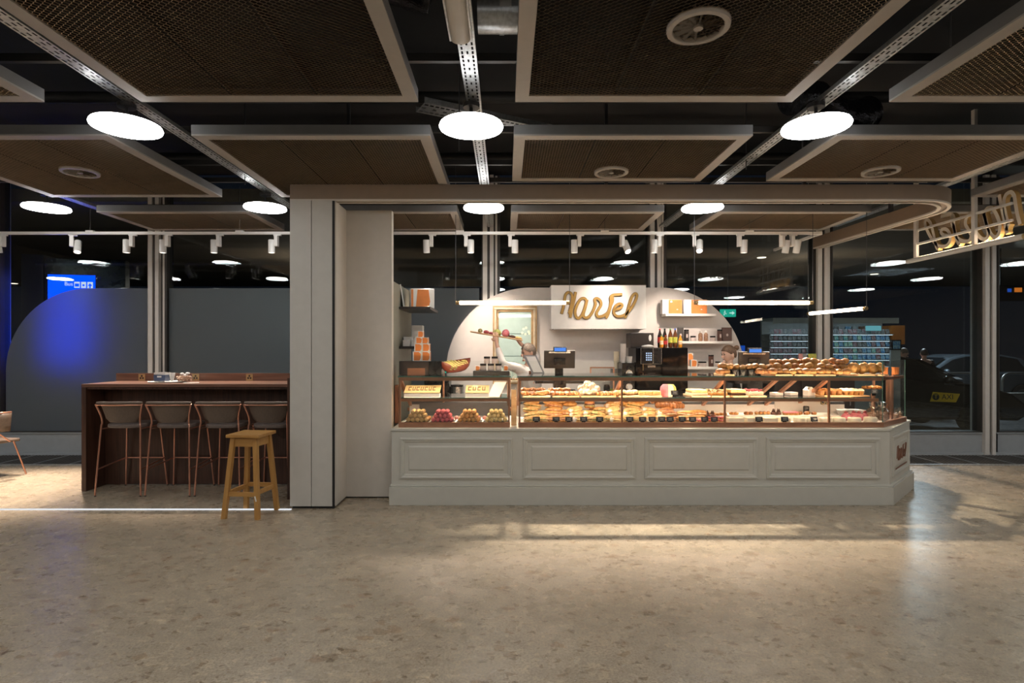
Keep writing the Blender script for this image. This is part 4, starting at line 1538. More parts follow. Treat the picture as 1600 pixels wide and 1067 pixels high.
letter_box(631, 687, 'wide white box with yellow lettered lid on the macaron case shelf', 7)
letter_box(727, 764, 'narrow white box with yellow lettered lid beside the tilted card', 4)
t = thing('tilted_card', 'large blank white card tilted on a stand in the macaron case', 'card', (X(779, 6.12), 6.12, SHZ))
part('card', MB().prism([(-.12, 0), (.01, 0), (.085, .155), (-.045, .155)], 0, .006, lambda u, v, q: (u, q + v * .25, v)), 'white_card', t)
part('stand', MB().bx(-.06, .03, .05, .09, 0, .03), 'cork', t)
# thin table behind
solo('copper_pipe', MB().cyl((0, 0, 0), (0, 0, .36), .012, n=10), 'copper', 'short upright copper pipe behind the macaron case shelf', 'pipe', (X(693, 6.56), 6.56, .985), smooth=True)

# top shelf: bread heap
TZ0 = TOPZ + .0005
board(1124, 1138, 6.05, 6.4, 'small wooden crate board under the first crusty rolls', z=TZ0)
board(1200, 1226, 6.05, 6.4, 'wooden bread board, first along the top glass', z=TZ0)
board(1229, 1258, 6.05, 6.4, 'wooden bread board, second along the top glass', z=TZ0)
board(1262, 1292, 6.05, 6.4, 'wooden bread board, third along the top glass', z=TZ0)
board(1325, 1352, 6.05, 6.4, 'wooden bread board below the upright rolls', z=TZ0)
board(1360, 1377, 6.05, 6.3, 'last small bread board before the orange boxes', z=TZ0)
for i, px in enumerate((1146, 1160, 1173)):
    t = thing('black_basket', 'small black basket under the rolls, %s from the wooden crate' % ORD[i], 'basket', (X(px, 6.15), 6.15, TZ0), 0, 'small black baskets under the rolls')
    part('body', MB().lathe([(.038, 0), (.046, .055)], 14), 'black_plastic', t, smooth=True)
    part('rim', MB().lathe([(.046, .055), (.049, .057), (.048, .062)], 14), 'black_plastic', t)
ri = 0
for lay in range(3):
    for i in range(22):
        px = 1124 + i * 10.4 + (5 if lay % 2 else 0) + random.uniform(-1.2, 1.2)
        if px > 1322: continue
        if lay == 2 and px < 1206: continue
        if lay == 0 and 1138 < px < 1182: continue
        y = 6.10 + .055 * lay + random.uniform(-.03, .03)
        z = TZ0 + .016 + lay * .050 + random.uniform(-.006, .010) * (lay > 0)
        if px < 1206 and lay == 1: z -= .004
        k = random.random()
        ri += 1
        o = (roll if k < .5 else (rollg if k < .8 else rollb))((X(px, y), y, z), random.uniform(-.6, .6), 'crusty bread roll on the case, %s layer, %s from the woman' % (['bottom', 'middle', 'top'][lay], ORD[i]), 'bread rolls heaped on the case', random.uniform(.92, 1.12))
        if lay: o.rotation_euler = (random.uniform(-.35, .2), random.uniform(-.45, .45), random.uniform(-.6, .6))
for i, px in enumerate((1328, 1335, 1342, 1350, 1357, 1363, 1371)):
    o = rollg((X(px, 6.15), 6.14 + .03 * (i % 2), TZ0 + .065), 0, 'round bread roll standing on edge, %s towards the orange boxes' % ORD[i], 'upright rolls near the orange boxes', 1.3)
    o.rotation_euler = (0, R(62 + 8 * (i % 3)), .3)
for i, px in enumerate((1382, 1399)):
    y = 6.35
    t = thing('orange_box', 'small orange gift box on the chamfered glass corner, %s from the rolls' % ORD[i], 'box', (X(px, y), y, TZ0))
    part('box', MB().bx(-.024, .024, -.024, .024, 0, .07), 'orange', t)
    part('lid', MB().bx(-.026, .026, -.026, .026, .07, .080), 'orange', t)
t = thing('glass_stand', 'small glass plate on a copper pin near the chamfered glass, with pastries', 'cake stand', (X(1362, 6.5), 6.5, .8125))
part('plate', MB().lathe([(.02, .320), (.10, .322), (.10, .328), (.02, .326)], 20), 'clear_glass', t)
part('pin', MB().cyl((0, 0, 0), (0, 0, .32), .008, n=8), 'copper', t)
for i, dx in enumerate((-.06, .0, .06)):
    dan((X(1362, 6.5) + dx, 6.5, .8125 + .3285), i, 'golden pastry on the small glass stand, %s towards the corner' % ORD[i], 'pastries on the glass stand')
# knotted hook ornament and black tub
solo('black_tub', MB().lathe([(.03, 0), (.032, .07), (.026, .08)], 14), 'black_plastic', 'small black tub on the deck by the white divider', 'tub', (X(1256, 6.5), 6.45, STEP), smooth=True)
t = thing('brass_hooks', 'pair of curled brass hooks hanging on the white divider', 'hook', (X(1290, 6.5), 6.54, 1.04))
for dx in (-.03, .025):
    pts = catmull([(dx, 0, 0), (dx, 0, -.05), (dx + .012, -.006, -.075), (dx + .032, -.006, -.07), (dx + .036, -.006, -.045)], 5)
    part('hook', MB().tube(pts, .006, 8), 'brass', t, smooth=True)

# ================================================================== ON TOP OF THE MACARON CASE
t = thing('black_crate', 'wide black box with a recessed front on the macaron case', 'box', (X(658, 6.3), 6.3, TZ0))
part('body', MB().bx(-.22, .10, -.12, .12, 0, .15), 'black_box', t, bevel=.003)
part('side_box', MB().bx(.101, .24, -.12, .12, 0, .15), 'black_plastic', t, bevel=.003)
part('inset', MB().bx(-.13, .06, -.122, -.12, .0, .075), 'cork', t)
t = thing('painted_bowl', 'large painted bowl leaning up, yellow and green strokes on red', 'bowl', (X(714, 6.25), 6.25, TZ0))
Mb = Matrix.Rotation(R(-9), 4, 'Y') @ Matrix.Diagonal((1.0, .72, 1.0, 1))
prb = [(.05, 0), (.10, .012), (.145, .05), (.168, .10), (.172, .135), (.166, .135), (.15, .08), (.09, .03), (.01, .02)]
part('shell', MB().lathe(prb, 30, M=Mb), 'bowl_red', t, smooth=True)
mb = MB()
def on_bowl(a, z):
    r = .06 + .115 * min(1, max(0, z) / .135) ** .55
    return Mb @ Vector((r * math.cos(a), r * math.sin(a), z))
for k in range(6):
    pts = [on_bowl(R(-128 + k * 13 + i * 8), .135 - i * .014 + .012 * math.sin(i * .9 + k)) for i in range(8)]
    mb.tube(pts, [.004, .010, .013, .013, .012, .011, .008, .004], 6)
part('yellow_strokes', mb, 'bowl_yellow', t, smooth=True)
mb = MB()
for k in range(4):
    mb.ell(on_bowl(R(-112 + k * 9), .05 + .018 * (k % 2)), (.022, .012, .018), 10, 6, M=Matrix.Rotation(.5 * k, 4, 'Y'))
part('green_leaves', mb, 'bowl_paint', t, smooth=True)
t.location.z = TZ0 + .028
solo('jar_tray', MB().bx(-.2, .2, -.09, .09, 0, .042), 'dark_tray', 'low black tray carrying jam jars on the macaron case', 'tray', (X(768, 6.3), 6.3, TZ0), bevel=.003)
def jar():
    t = thing('jam_jar', '', 'jar')
    part('body', MB().lathe([(.030, 0), (.034, .006), (.034, .048), (.028, .056)], 14), 'jar_label', t, smooth=True)
    part('lid', MB().lathe([(.034, .056), (.035, .058), (.035, .078)], 14), 'black_plastic', t, smooth=True)
    return t


mkjar = Maker(jar)
for i, px in enumerate((755, 767, 779)):
    mkjar((X(px, 6.3), 6.3, TZ0 + .043), 0, 'jam jar with black lid, lower row, %s from the painted bowl' % ORD[i], 'jam jars on the black tray')
for i, px in enumerate((761, 773)):
    mkjar((X(px, 6.3), 6.3, TZ0 + .1215), 0, 'jam jar with black lid on top of the row, %s from the painted bowl' % ORD[i], 'jam jars on the black tray')


def gift_box(x, y, z, s, h, label, rz=0, m2='orange', grp=None):
    t = thing('gift_box', label, 'box', (x, y, z), rz, grp)
    part('box', MB().bx(-s / 2, s / 2, -s / 2, s / 2, 0, h), 'white_card', t, bevel=.002)
    pts = [(-s * .36, .06 * h), (s * .30, .06 * h), (s * .44, .3 * h), (s * .46, .75 * h), (s * .2, .94 * h), (-s * .36, .94 * h)]
    part('orange_print', MB().prism(pts, -s / 2 - .002, -s / 2, frx), m2, t)
    part('orange_side', MB().prism([(-s * .3, .06 * h), (s * .3, .06 * h), (s * .3, .94 * h), (-s * .3, .94 * h)], s / 2, s / 2 + .002, lambda u, v, q: (q, u, v)), m2, t)
    return t


gift_box(X(749, 6.3) - .02, 6.3, TZ0 + .043, .05, .055, 'tiny orange box at the bowl end of the jar tray')
gift_box(X(786, 6.3) + .03, 6.3, TZ0 + .043, .05, .055, 'tiny orange box at the far end of the jar tray')
# stack of orange boxes
st_ = [(652.5, 4, .10), (666, 4, .10), (654, 3, .088), (666, 3, .088), (655, 2, .076), (664.5, 2, .076), (657.5, 1, .07)]
zz = {4: TZ0 + .1505, 3: 0, 2: 0, 1: 0}
hh = {4: .105, 3: .085, 2: .07, 1: .068}
zz[3] = zz[4] + hh[4] + .0005; zz[2] = zz[3] + hh[3] + .0005; zz[1] = zz[2] + hh[2] + .0005
rowname = {4: 'bottom row', 3: 'second row', 2: 'third row', 1: 'top'}
for i, (px, rw, s) in enumerate(st_):
    gift_box(X(px, 6.3), 6.3, zz[rw], s * .93, hh[rw], 'orange and white gift box, %s of the pyramid%s' % (rowname[rw], '' if rw == 1 else (', wall side' if i % 2 == 0 else ', room side')), .0, grp='orange gift boxes in the pyramid')

# wall shelves on the side partition with boxes
sx = X(612, 6.11) - .005
def side_shelf(y0, y1, z, label, d=.26):
    solo('wall_shelf', MB().bx(sx, sx + d, y0, y1, z, z + .03), 'black_box', label, 'shelf', bevel=.002)


side_shelf(6.55, 7.3, Z(487, 7.0), 'dark upper wall shelf holding an orange display box', .36)
side_shelf(6.55, 7.3, Z(545, 7.0) , 'dark lower wall shelf holding white boxes', .24)
zs = Z(487, 7.0) + .0305
t = thing('display_box', 'large orange and white display box on the upper wall shelf', 'box', (sx + .20, 6.9, zs), .25)
part('box', MB().bx(-.13, .15, -.11, .11, 0, .23), 'white_card', t, bevel=.003)
part('orange_print', MB().prism([(-.07, .0), (.08, .0), (.10, .08), (.08, .22), (-.05, .22)], -.113, -.11, frx), 'orange', t)
part('orange_stripe', MB().prism([(-.125, .0), (-.1, .0), (-.1, .22), (-.125, .22)], -.113, -.11, frx), 'orange', t)
t = thing('leaning_board', 'white board leaning on the orange display box on the upper shelf', 'board', (sx + .035, 6.72, zs), .2)
part('board', MB().bx(-.015, .0, -.08, .14, 0, .27, Matrix.Rotation(R(-9), 4, 'Y')), 'paper', t)
zs = Z(545, 7.0) + .0305
for i, (dx, y, s, h, lb) in enumerate(((.13, 7.12, .13, .26, 'tallest white box at the back of the lower wall shelf'), (.07, 6.8, .10, .11, 'white box at the wall on the lower shelf, upper layer below'),
                                       (.19, 6.86, .09, .12, 'white box at the shelf front, lower layer'), (.07, 6.66, .075, .07, 'smallest white box nearest the recessed wall'), (.16, 6.70, .07, .075, 'small white cube in front of the tall box'))):
    t = thing('white_box', lb, 'box', (sx + dx, y, zs), 0, 'white boxes on the lower wall shelf')
    part('box', MB().bx(-s / 2, s / 2, -s / 2, s / 2, 0, h * .8), 'white_card', t, bevel=.002)
    part('lid', MB().bx(-s / 2 - .002, s / 2 + .002, -s / 2 - .002, s / 2 + .002, h * .8, h), 'white_card', t, bevel=.002)
# dark curtain/edge board between wall and case
solo('menu_folder', MB().bx(-.02, .02, -.06, .06, 0, .42), 'cork', 'dark red brown menu folder standing between wall and macaron case', 'folder', (X(616.5, 6.2) + .01, 6.32, .781), bevel=.003)

# ================================================================== BACK COUNTER AND EQUIPMENT
BCZ = .95
t = thing('back_counter', 'grey back counter with steel top below the arch board', 'counter', (0, 0, 0))
part('cabinet', MB().bx(-.9, 3.75, 7.82, 8.40, 0, .91), 'grey_metal', t)
part('worktop', MB().bx(-.92, 3.77, 7.78, 8.41, .91, BCZ), 'paint_white', t, bevel=.004)
for i in range(7):
    x = -.88 + i * .66
    d = part('door', MB().bx(x, x + .64, 7.80, 7.82, .08, .88), 'grey_metal', t)
    part('handle', MB().bx(x + .25, x + .39, 7.785, 7.80, .82, .835), 'steel', d)

# coffee machine
mx0, mx1, my = X(994, 7.85), X(1075, 7.85), 7.84
t = thing('coffee_machine', 'big glossy black coffee machine with a lit keypad', 'coffee machine', (0, 0, 0))
mz1 = Z(543, 7.85)
part('body', MB().bx(mx0, mx1, my + .04, 8.36, BCZ, mz1), 'black_gloss', t, bevel=.008)
part('front_door', MB().bx(X(1035, my), mx1 - .004, my, my + .04, BCZ + .03, mz1 - .004), 'black_gloss', t, bevel=.005)
part('brew_front', MB().bx(mx0, X(1034, my), my + .03, my + .045, BCZ + .03, mz1 - .004), 'black_gloss', t)
bz = part('screen_bezel', MB().bx(X(1001, my), X(1034, my), my + .005, my + .03, Z(569, my), Z(543.5, my)), 'black_plastic', t, bevel=.004)
x0, x1, z0, z1 = X(1001, my), X(1034, my), Z(569, my), Z(543.5, my)
part('screen_frame', MB().bx(x0, x1, my, my + .005, z0, z0 + .006).bx(x0, x1, my, my + .005, z1 - .006, z1).bx(x0, x0 + .006, my, my + .005, z0, z1).bx(x1 - .006, x1, my, my + .005, z0, z1).bx(X(1020, my), X(1021.2, my), my, my + .005, z0, z1), 'steel', t)
for r_ in range(4):
    for k in range(3):
        part('key', MB().box((X(1010.5 + k * 3.4, my), my + .003, Z(552 + r_ * 3.4, my)), (.018, .004, .018)), 'keypad_white', bz)
part('spout', MB().bx(X(1012, my), X(1024, my), my + .0, my + .03, Z(574, my), Z(571, my)), 'steel', t)
part('steam_pipe', MB().cyl((X(1005, my), my + .01, Z(579, my)), (X(1005, my), my + .01, Z(568, my)), .006, n=8), 'brass', t)
part('cup_tray', MB().bx(mx0 + .05, X(1034, my), my - .05, my + .03, BCZ + .06, BCZ + .08), 'steel', t)
# bean hopper unit on top of it
t = thing('grinder_hopper', 'black box shaped grinder hopper on the coffee machine', 'grinder', (0, 0, 0))
hx0, hx1 = X(986.5, 7.9), X(1023, 7.9)
part('body', MB().bx(hx0, hx1, 7.95, 8.25, mz1 + .001, Z(520, 7.95)), 'black_box', t, bevel=.006)
part('white_mark', MB().ell((X(1016, 7.94), 7.948, Z(528, 7.94)), (.02, .003, .045), 8, 6), 'paper', t)
solo('folded_cloth', jit(MB().ell((0, 0, .015), (.09, .06, .022), 14, 6, flat=-.014), .004), 'paper', 'folded white cloth lying on the coffee machine before the hopper', 'cloth', (X(1012, 7.9), 7.90, mz1 + .001), smooth=True)
# side brewer column with round dial
t = thing('brewer_column', 'dark brewer unit with round white dials beside the coffee machine', 'brewer', (0, 0, 0))
part('body', MB().bx(X(973, 7.7), X(993, 7.7), 7.74, 8.2, BCZ, Z(567, 7.74)), 'black_plastic', t, bevel=.006)
for py in (583, 604):
    d = part('dial', MB().cyl((X(983, 7.72), 7.71, Z(py, 7.72)), (X(983, 7.72), 7.74, Z(py, 7.72)), .045, n=20), 'steel', t, smooth=True)
    part('dial_face', MB().cyl((X(984, 7.72), 7.70, Z(py + .5, 7.72)), (X(984, 7.72), 7.71, Z(py + .5, 7.72)), .032, n=20), 'paper', d, smooth=True)
# stacks of paper cups
def cups(n, m):
    def f():
        t = thing('paper_cups', '', 'cup stack')
        for i in range(n):
            part('cup', MB().lathe([(.030, i * .022), (.040, i * .022 + .085), (.043, i * .022 + .088)], 14), m, t, smooth=True)
        return t
    return f


ctop = Z(567, 7.74)
o = cups(9, 'shirt_white')(); o.location = (X(972.5, 7.9), 7.85, ctop + .0005 - .0); o['label'] = 'tall nested stack of white paper cups on the brewer'
o = cups(8, 'riser')(); o.location = (X(965.5, 8.0), 8.1, 1.32); o['label'] = 'nested stack of patterned beige cups behind the white ones'
solo('cup_stand', MB().bx(-.07, .07, -.08, .08, 0, .369), 'grey_metal', 'grey metal stand under the beige paper cups', 'stand', (X(965, 8.0), 8.1, BCZ + .0005), bevel=.01)
o = cups(1, 'paper')(); o.location = (X(983.5, 7.8), 7.80, ctop + .0005); o['label'] = 'single white paper cup on the brewer unit'


# bottles
def bottle(liquid, label_m, cap, h=.25, r=.032):
    def f():
        t = thing('bottle', '', 'bottle')
        part('glass', MB().lathe([(r * .8, 0), (r, .012), (r, h * .6), (r * .85, h * .7), (r * .36, h * .88), (r * .36, h * .94)], 14), liquid, t, smooth=True)
        part('label', MB().lathe([(r * 1.02, h * .25), (r * 1.02, h * .55)], 14), label_m, t, smooth=True)
        part('cap', MB().lathe([(r * .42, h * .93), (r * .42, h)], 10), cap, t, smooth=True)
        return t
    return f


BO = [(1031, 8.12, bottle('cola', 'label_red', 'cap_red', .27), 'dark cola bottle with red cap at the hopper side'),
      (1038.5, 8.12, bottle('cola', 'label_green', 'black_plastic', .27), 'dark cola bottle with black cap, second in back'),
      (1033.5, 7.96, bottle('juice', 'label_cream', 'cap_green', .17, .028), 'small orange juice bottle nearest the hopper'),
      (1040, 7.96, bottle('tea', 'label_red', 'cap_red', .17, .026), 'small dark tea bottle between juice and iced tea'),
      (1047.5, 7.98, bottle('tea', 'label_green', 'cap_green', .265, .032), 'tall iced tea bottle with green cap'),
      (1055, 7.98, bottle('tea', 'label_green', 'cap_blue', .265, .032), 'tall iced tea bottle with blue cap'),
      (1063, 7.96, bottle('juice', 'label_cream', 'juice', .17, .028), 'small orange juice bottle at the shelf side')]
for px, y, f, lb in BO:
    o = f(); o.location = (X(px, y), y, mz1 + .001); o['label'] = lb; o['group'] = 'drink bottles on the coffee machine'

# wall shelves on the arch
def shelf(px0, px1, py, label, m='paint_white'):
    y = 8.20
    z = Z(py, y)
    solo('wall_shelf', MB().bx(X(px0, y), X(px1, y), y, 8.42, z - .035, z), m, label, 'shelf', bevel=.002)
    return z + .0005


z1_ = shelf(1040, 1119, 490, 'white upper arch shelf with the orange boxes')
z2_ = shelf(1066, 1145, 533, 'white middle arch shelf with bags and jars')
z3_ = shelf(1070, 1132, 573, 'white lowest arch shelf with orange boxes and jars')


def big_box(px0, px1, h, label, y=8.29):
    x0, x1 = X(px0, y - .06), X(px1, y - .06)
    t = thing('gift_box', label, 'box', ((x0 + x1) / 2, y, z1_))
    w_ = (x1 - x0) / 2
    part('box', MB().bx(-w_, w_, -.06, .06, 0, h), 'white_card', t, bevel=.002)
    part('orange_print', MB().bx(-w_ * .38, w_ * .98, -.062, -.06, .004, h - .004), 'orange', t)
    part('small_emblem', MB().ell((w_ * .5, -.063, h * .3), (.014, .001, .008), 8, 4), 'paper', t)
    part('small_emblem', MB().ell((-w_ * .1, -.063, h * .85), (.02, .001, .016), 8, 4), 'paper', t)


big_box(1035, 1066, .205, 'large orange and white box on the upper arch shelf, sign side')
big_box(1069, 1105, .205, 'large orange and white box on the upper arch shelf, far side')
solo('leaflet', MB().bx(-.004, .004, -.05, .05, 0, .2, Matrix.Rotation(R(-5), 4, 'Y')), 'paper', 'thin white board between the two large orange boxes', 'board', (X(1067.6, 8.27), 8.27, z1_))
# middle shelf items
def pouch(h, w_, m):
    def f():
        t = thing('coffee_pouch', '', 'pouch')
        part('bag', MB().add([(-w_ / 2, -.03, 0), (w_ / 2, -.03, 0), (w_ / 2, .03, 0), (-w_ / 2, .03, 0), (-w_ * .58, -.004, h), (w_ * .58, -.004, h), (w_ * .58, .004, h), (-w_ * .58, .004, h)],
                             [(3, 2, 1, 0), (4, 5, 6, 7), (0, 1, 5, 4), (1, 2, 6, 5), (2, 3, 7, 6), (3, 0, 4, 7)]), m, t, bevel=.004)
        part('mark', MB().ell((0, -.022, h * .45), (.016, .002, .02), 10, 6), 'jar_label', t)
        return t
    return f


def tin(h, r, m):
    def f():
        t = thing('tea_tin', '', 'tin')
        part('body', MB().lathe([(r, 0), (r, h * .88)], 16), m, t, smooth=True)
        part('lid', MB().lathe([(r * 1.03, h * .88), (r * 1.03, h)], 16), 'black_plastic', t, smooth=True)
        part('mark', MB().bx(-.012, .012, -r - .001, -r + .002, h * .3, h * .6), 'jar_label', t)
        return t
    return f


def sjar(h, r):
    def f():
        t = thing('preserve_jar', '', 'jar')
        part('body', MB().lathe([(r, 0), (r * 1.04, .006), (r * 1.04, h * .66), (r * .9, h * .72)], 16), 'jar_label', t, smooth=True)
        part('lid', MB().lathe([(r, h * .72), (r, h)], 16), 'black_plastic', t, smooth=True)
        return t
    return f


def nutbag():
    t = thing('nut_bag', '', 'sweet bag')
    part('bag', MB().lathe([(.024, 0), (.032, .02), (.03, .10), (.012, .125)], 12), 'nuts', t, smooth=True)
    part('bow', MB().lathe([(.014, .125), (.018, .14), (.004, .155)], 8), 'paper', t, smooth=True)
    return t


it2 = [(1063, pouch(.20, .085, 'black_box'), 'dark coffee pouch behind the juice bottle on the middle shelf'), (1072.5, tin(.17, .035, 'black_box'), 'black cylindrical tin on the middle arch shelf'),
       (1083, sjar(.075, .038), 'low jar with black lid beside the black tin'), (1094.5, nutbag, 'bag of nuts with bow, sign side of the pair'), (1103, nutbag, 'bag of nuts with bow, far side of the pair'),
       (1113.5, sjar(.075, .038), 'low jar with black lid beside the brown tin'), (1124.5, tin(.17, .035, 'brown_bag'), 'brown cylindrical tin on the middle arch shelf'), (1135.5, pouch(.20, .13, 'brown_bag'), 'wide brown coffee pouch at the shelf end')]
for px, f, lb in it2:
    o = f(); o.location = (X(px, 8.28), 8.28, z2_); o['label'] = lb
it3 = [(1097, sjar(.075, .06), 'wide jar with black lid on the lowest arch shelf'), (1111, tin(.17, .037, 'brown_bag'), 'brown tin between two jars on the lowest arch shelf'), (1121.5, sjar(.075, .038), 'small jar beside the brown tin on the lowest shelf')]
for px, f, lb in it3:
    o = f(); o.location = (X(px, 8.28), 8.28, z3_); o['label'] = lb
gift_box(X(1078, 8.33), 8.35, z3_, .085, .20, 'taller orange box at the coffee machine, lowest shelf')
gift_box(X(1083, 8.25), 8.255, z3_, .085, .10, 'lower orange box before the tall one, lowest shelf')

# script sign board
BX0, BX1 = X(861, 8.05), X(1009.5, 8.05)
t = thing('shop_sign', 'white box sign with gold script lettering on the arch board', 'sign', ((BX0 + BX1) / 2, 8.05, (Z(445.5, 8.05) + Z(514, 8.05)) / 2))
hw, hh_ = (BX1 - BX0) / 2, (Z(445.5, 8.05) - Z(514, 8.05)) / 2
part('board', MB().bx(-hw, hw, 0, .36, -hh_, hh_), 'paint_white', t, bevel=.004)
scr = (1120 * .10625) * 8.03 / F
fsg = lambda u, v, q: (u + .002, -q, v + .024)
script_letters(t, fsg, scr, .043, .001, .008, 'gold_side', 'gold_side', 'letter_shadow')  # wider dark ribbon paints the halo shadow behind the letters
script_letters(t, fsg, scr, .032, .008, .024, 'gold_letter', 'gold_side', 'gold_lettering')
for dx in (-hw + .03, -.1, -.04):
    part('fixing', MB().cyl((dx, .03, -hh_ - .006), (dx, .03, -hh_), .006, n=8), 'black_gap', t)

# gilt mirror; its greenish reflection and lines are painted as mint panes
fx0, fx1, fy = X(770, 8.36), X(839, 8.36), 8.36
fz0, fz1 = Z(600, 8.36), Z(478, 8.36)
t = thing('gilt_mirror', 'tall gilt framed mirror with painted mint reflection and white flower decal', 'mirror', (0, 0, 0))
def fr_ring(a0, a1, y0, y1):
    return MB().bx(fx0 + a0, fx1 - a0, y0, y1, fz1 - a1, fz1 - a0).bx(fx0 + a0, fx1 - a0, y0, y1, fz0 + a0, fz0 + a1).bx(fx0 + a0, fx0 + a1, y0, y1, fz0 + a1, fz1 - a1).bx(fx1 - a1, fx1 - a0, y0, y1, fz0 + a1, fz1 - a1)


part('outer_frame', fr_ring(0, .022, fy, 8.42), 'gilt', t, bevel=.004)
part('middle_frame', fr_ring(.022, .055, fy - .02, 8.42), 'gilt_pale', t, bevel=.008)
part('inner_frame', fr_ring(.055, .085, fy + .01, 8.42), 'gilt', t, bevel=.006)
ph = (fz1 - fz0 - .17) / 3
for i in range(3):
    part('mint_reflection', MB().bx(fx0 + .085, fx1 - .085, fy + .03, fy + .04, fz0 + .085 + ph * i + .004, fz0 + .085 + ph * (i + 1) - .004), 'mint', t)
part('backing', MB().bx(fx0 + .08, fx1 - .08, fy + .04, 8.419, fz0 + .08, fz1 - .08), 'mint_line', t)
mb = MB()
for k in range(6):
    cx_, cz_ = X(818 + [0, 4, 8, -2, 3, 9][k], fy), Z([514, 512, 518, 520, 522, 521][k], fy)
    for q in range(5):
        a = q * 2 * PI / 5 + k
        mb.ell((cx_ + .012 * math.cos(a), fy + .028, cz_ + .012 * math.sin(a)), (.010, .0015, .010), 7, 4)
part('flower_decal', mb, 'petal', t)

# till monitors
def till(x, y, z0, w_, h, label, rz=0):
    t = thing('till_monitor', label, 'cash register', (x, y, z0), rz)
    part('base', MB().bx(-.09, .09, -.02, .2, 0, .03), 'black_plastic', t, bevel=.005)
    part('stem', MB().bx(-.05, .05, .08, .13, .03, .14), 'black_plastic', t)
    Mt = Matrix.Translation((0, .04, .12)) @ Matrix.Rotation(R(8), 4, 'X')
    part('back_shell', MB().bx(-w_ / 2, w_ / 2, 0, .035, 0, h, Mt), 'black_box', t, bevel=.006)
    part('hinge_block', MB().bx(-.07, .07, -.035, 0, .05, .13, Mt), 'black_plastic', t, bevel=.005)
    d = part('customer_display', MB().bx(-.08, .08, -.05, .01, h - .012, h + .05, Mt), 'black_plastic', t, bevel=.004)
    part('display_glass', MB().bx(-.07, .07, -.053, -.05, h + .0, h + .042, Mt), 'pos_blue', d)
    part('mount_strip', MB().bx(-.13, .13, -.012, .0, h - .03, h - .012, Mt), 'steel', t)


solo('till_stand', MB().bx(-.075, .075, -.08, .08, 0, .46).bx(-.3, .3, -.1, .16, .40, .43), 'black_plastic', 'black stand carrying the till before the sign wall', 'stand', (X(874, 7.0), 7.0, .78))
till(X(874, 7.0), 6.95, 1.2405, .38, .22, 'dark till monitor seen from behind beneath the script sign')
solo('till_stand', MB().bx(-.09, .09, -.08, .08, 0, .46).bx(-.25, .25, -.1, .16, .40, .43), 'black_plastic', 'black stand carrying the till before the woman', 'stand', (X(1175, 7.0), 7.0, .78))
till(X(1176, 7.0), 6.95, 1.2405, .36, .205, 'dark till monitor seen from behind in front of the woman', -.15)
t = thing('menu_stand', 'grey framed menu card tilted beside the till', 'menu', (X(831, 6.75), 6.75, TZ0 - .01))
part('card', MB().prism([(-.0, 0), (.155, 0), (.055, .22), (-.10, .22)], 0, .008, lambda u, v, q: (u, q + v * .2, v)), 'grey_metal', t)
part('sheet', MB().prism([(.02, .018), (.128, .018), (.042, .205), (-.068, .205)], -.002, .0, lambda u, v, q: (u, q + v * .2, v)), 'paper', t)
part('foot', MB().bx(-.03, .1, .03, .12, -.02, .03), 'cork', t)
t = thing('framed_menu', 'empty thin orange wood frame standing on the back counter', 'frame', (X(938, 7.84), 7.84, BCZ))
a, b_ = X(922, 7.84) - X(938, 7.84), X(960, 7.84) - X(938, 7.84)
part('wood_frame', MB().bx(a, a + .016, 0, .016, 0, .40).bx(b_ - .016, b_, 0, .016, 0, .40).bx(a + .016, b_ - .016, 0, .016, .384, .40).bx(a + .016, b_ - .016, 0, .016, .0, .016), 'copper', t)
part('glass', MB().bx(a + .016, b_ - .016, .006, .009, .016, .384), 'clear_glass', t)
part('flower_mark', MB().ell(((a + b_) / 2, .004, .27), (.05, .001, .05), 14, 8), 'macaron_rose', t)
# clutter on back counter
for i, (px, m_, h, r, nm, lb) in enumerate(((714, 'steel', .16, .10, 'scale', 'steel kitchen scale behind the macaron case'), (931, 'orange', .10, .06, 'jar', 'orange jar behind the powdered puffs'), (948, 'black_box', .16, .045, 'tumbler', 'dark tall tumbler behind the puffs'), (957, 'pistachio', .10, .05, 'jar', 'green jar beside the dark tumbler'),
                                        (845, 'paper', .05, .11, 'plates', 'stack of white plates behind the danish'), (893, 'steel', .09, .06, 'pot', 'steel pot behind the braided pastries'), (1147, 'steel', .15, .09, 'kettle', 'steel kettle behind the loaf cake'), (1090, 'black_plastic', .1, .10, 'grinder', 'low black grinder behind the sponge slab'), (1104, 'steel', .08, .08, 'jug', 'steel milk jug behind the sponge slab'))):
    t = thing(nm if nm != 'scale' else 'kitchen_scale', lb, nm, (X(px, 7.9), 7.9, BCZ + .0005))
    part('body', MB().lathe([(r * .8, 0), (r, .01), (r, h * .8), (r * .85, h * .85)], 16), m_, t, smooth=True)
    part('lid', MB().lathe([(r * .88, h * .85), (r * .9, h * .95), (r * .3, h)], 16), 'black_plastic' if m_ == 'steel' else m_, t, smooth=True)
# drawer unit under wall shelf
t = thing('label_printer', 'small black printer with green lamp behind the orange box pyramid', 'printer', (X(684, 7.9), 7.9, BCZ + .0005))
part('body', MB().bx(-.17, .17, -.12, .2, 0, .36), 'black_plastic', t, bevel=.008)
part('lamp', MB().box((.12, -.122, .33), (.02, .004, .014)), 'exit_green', t)

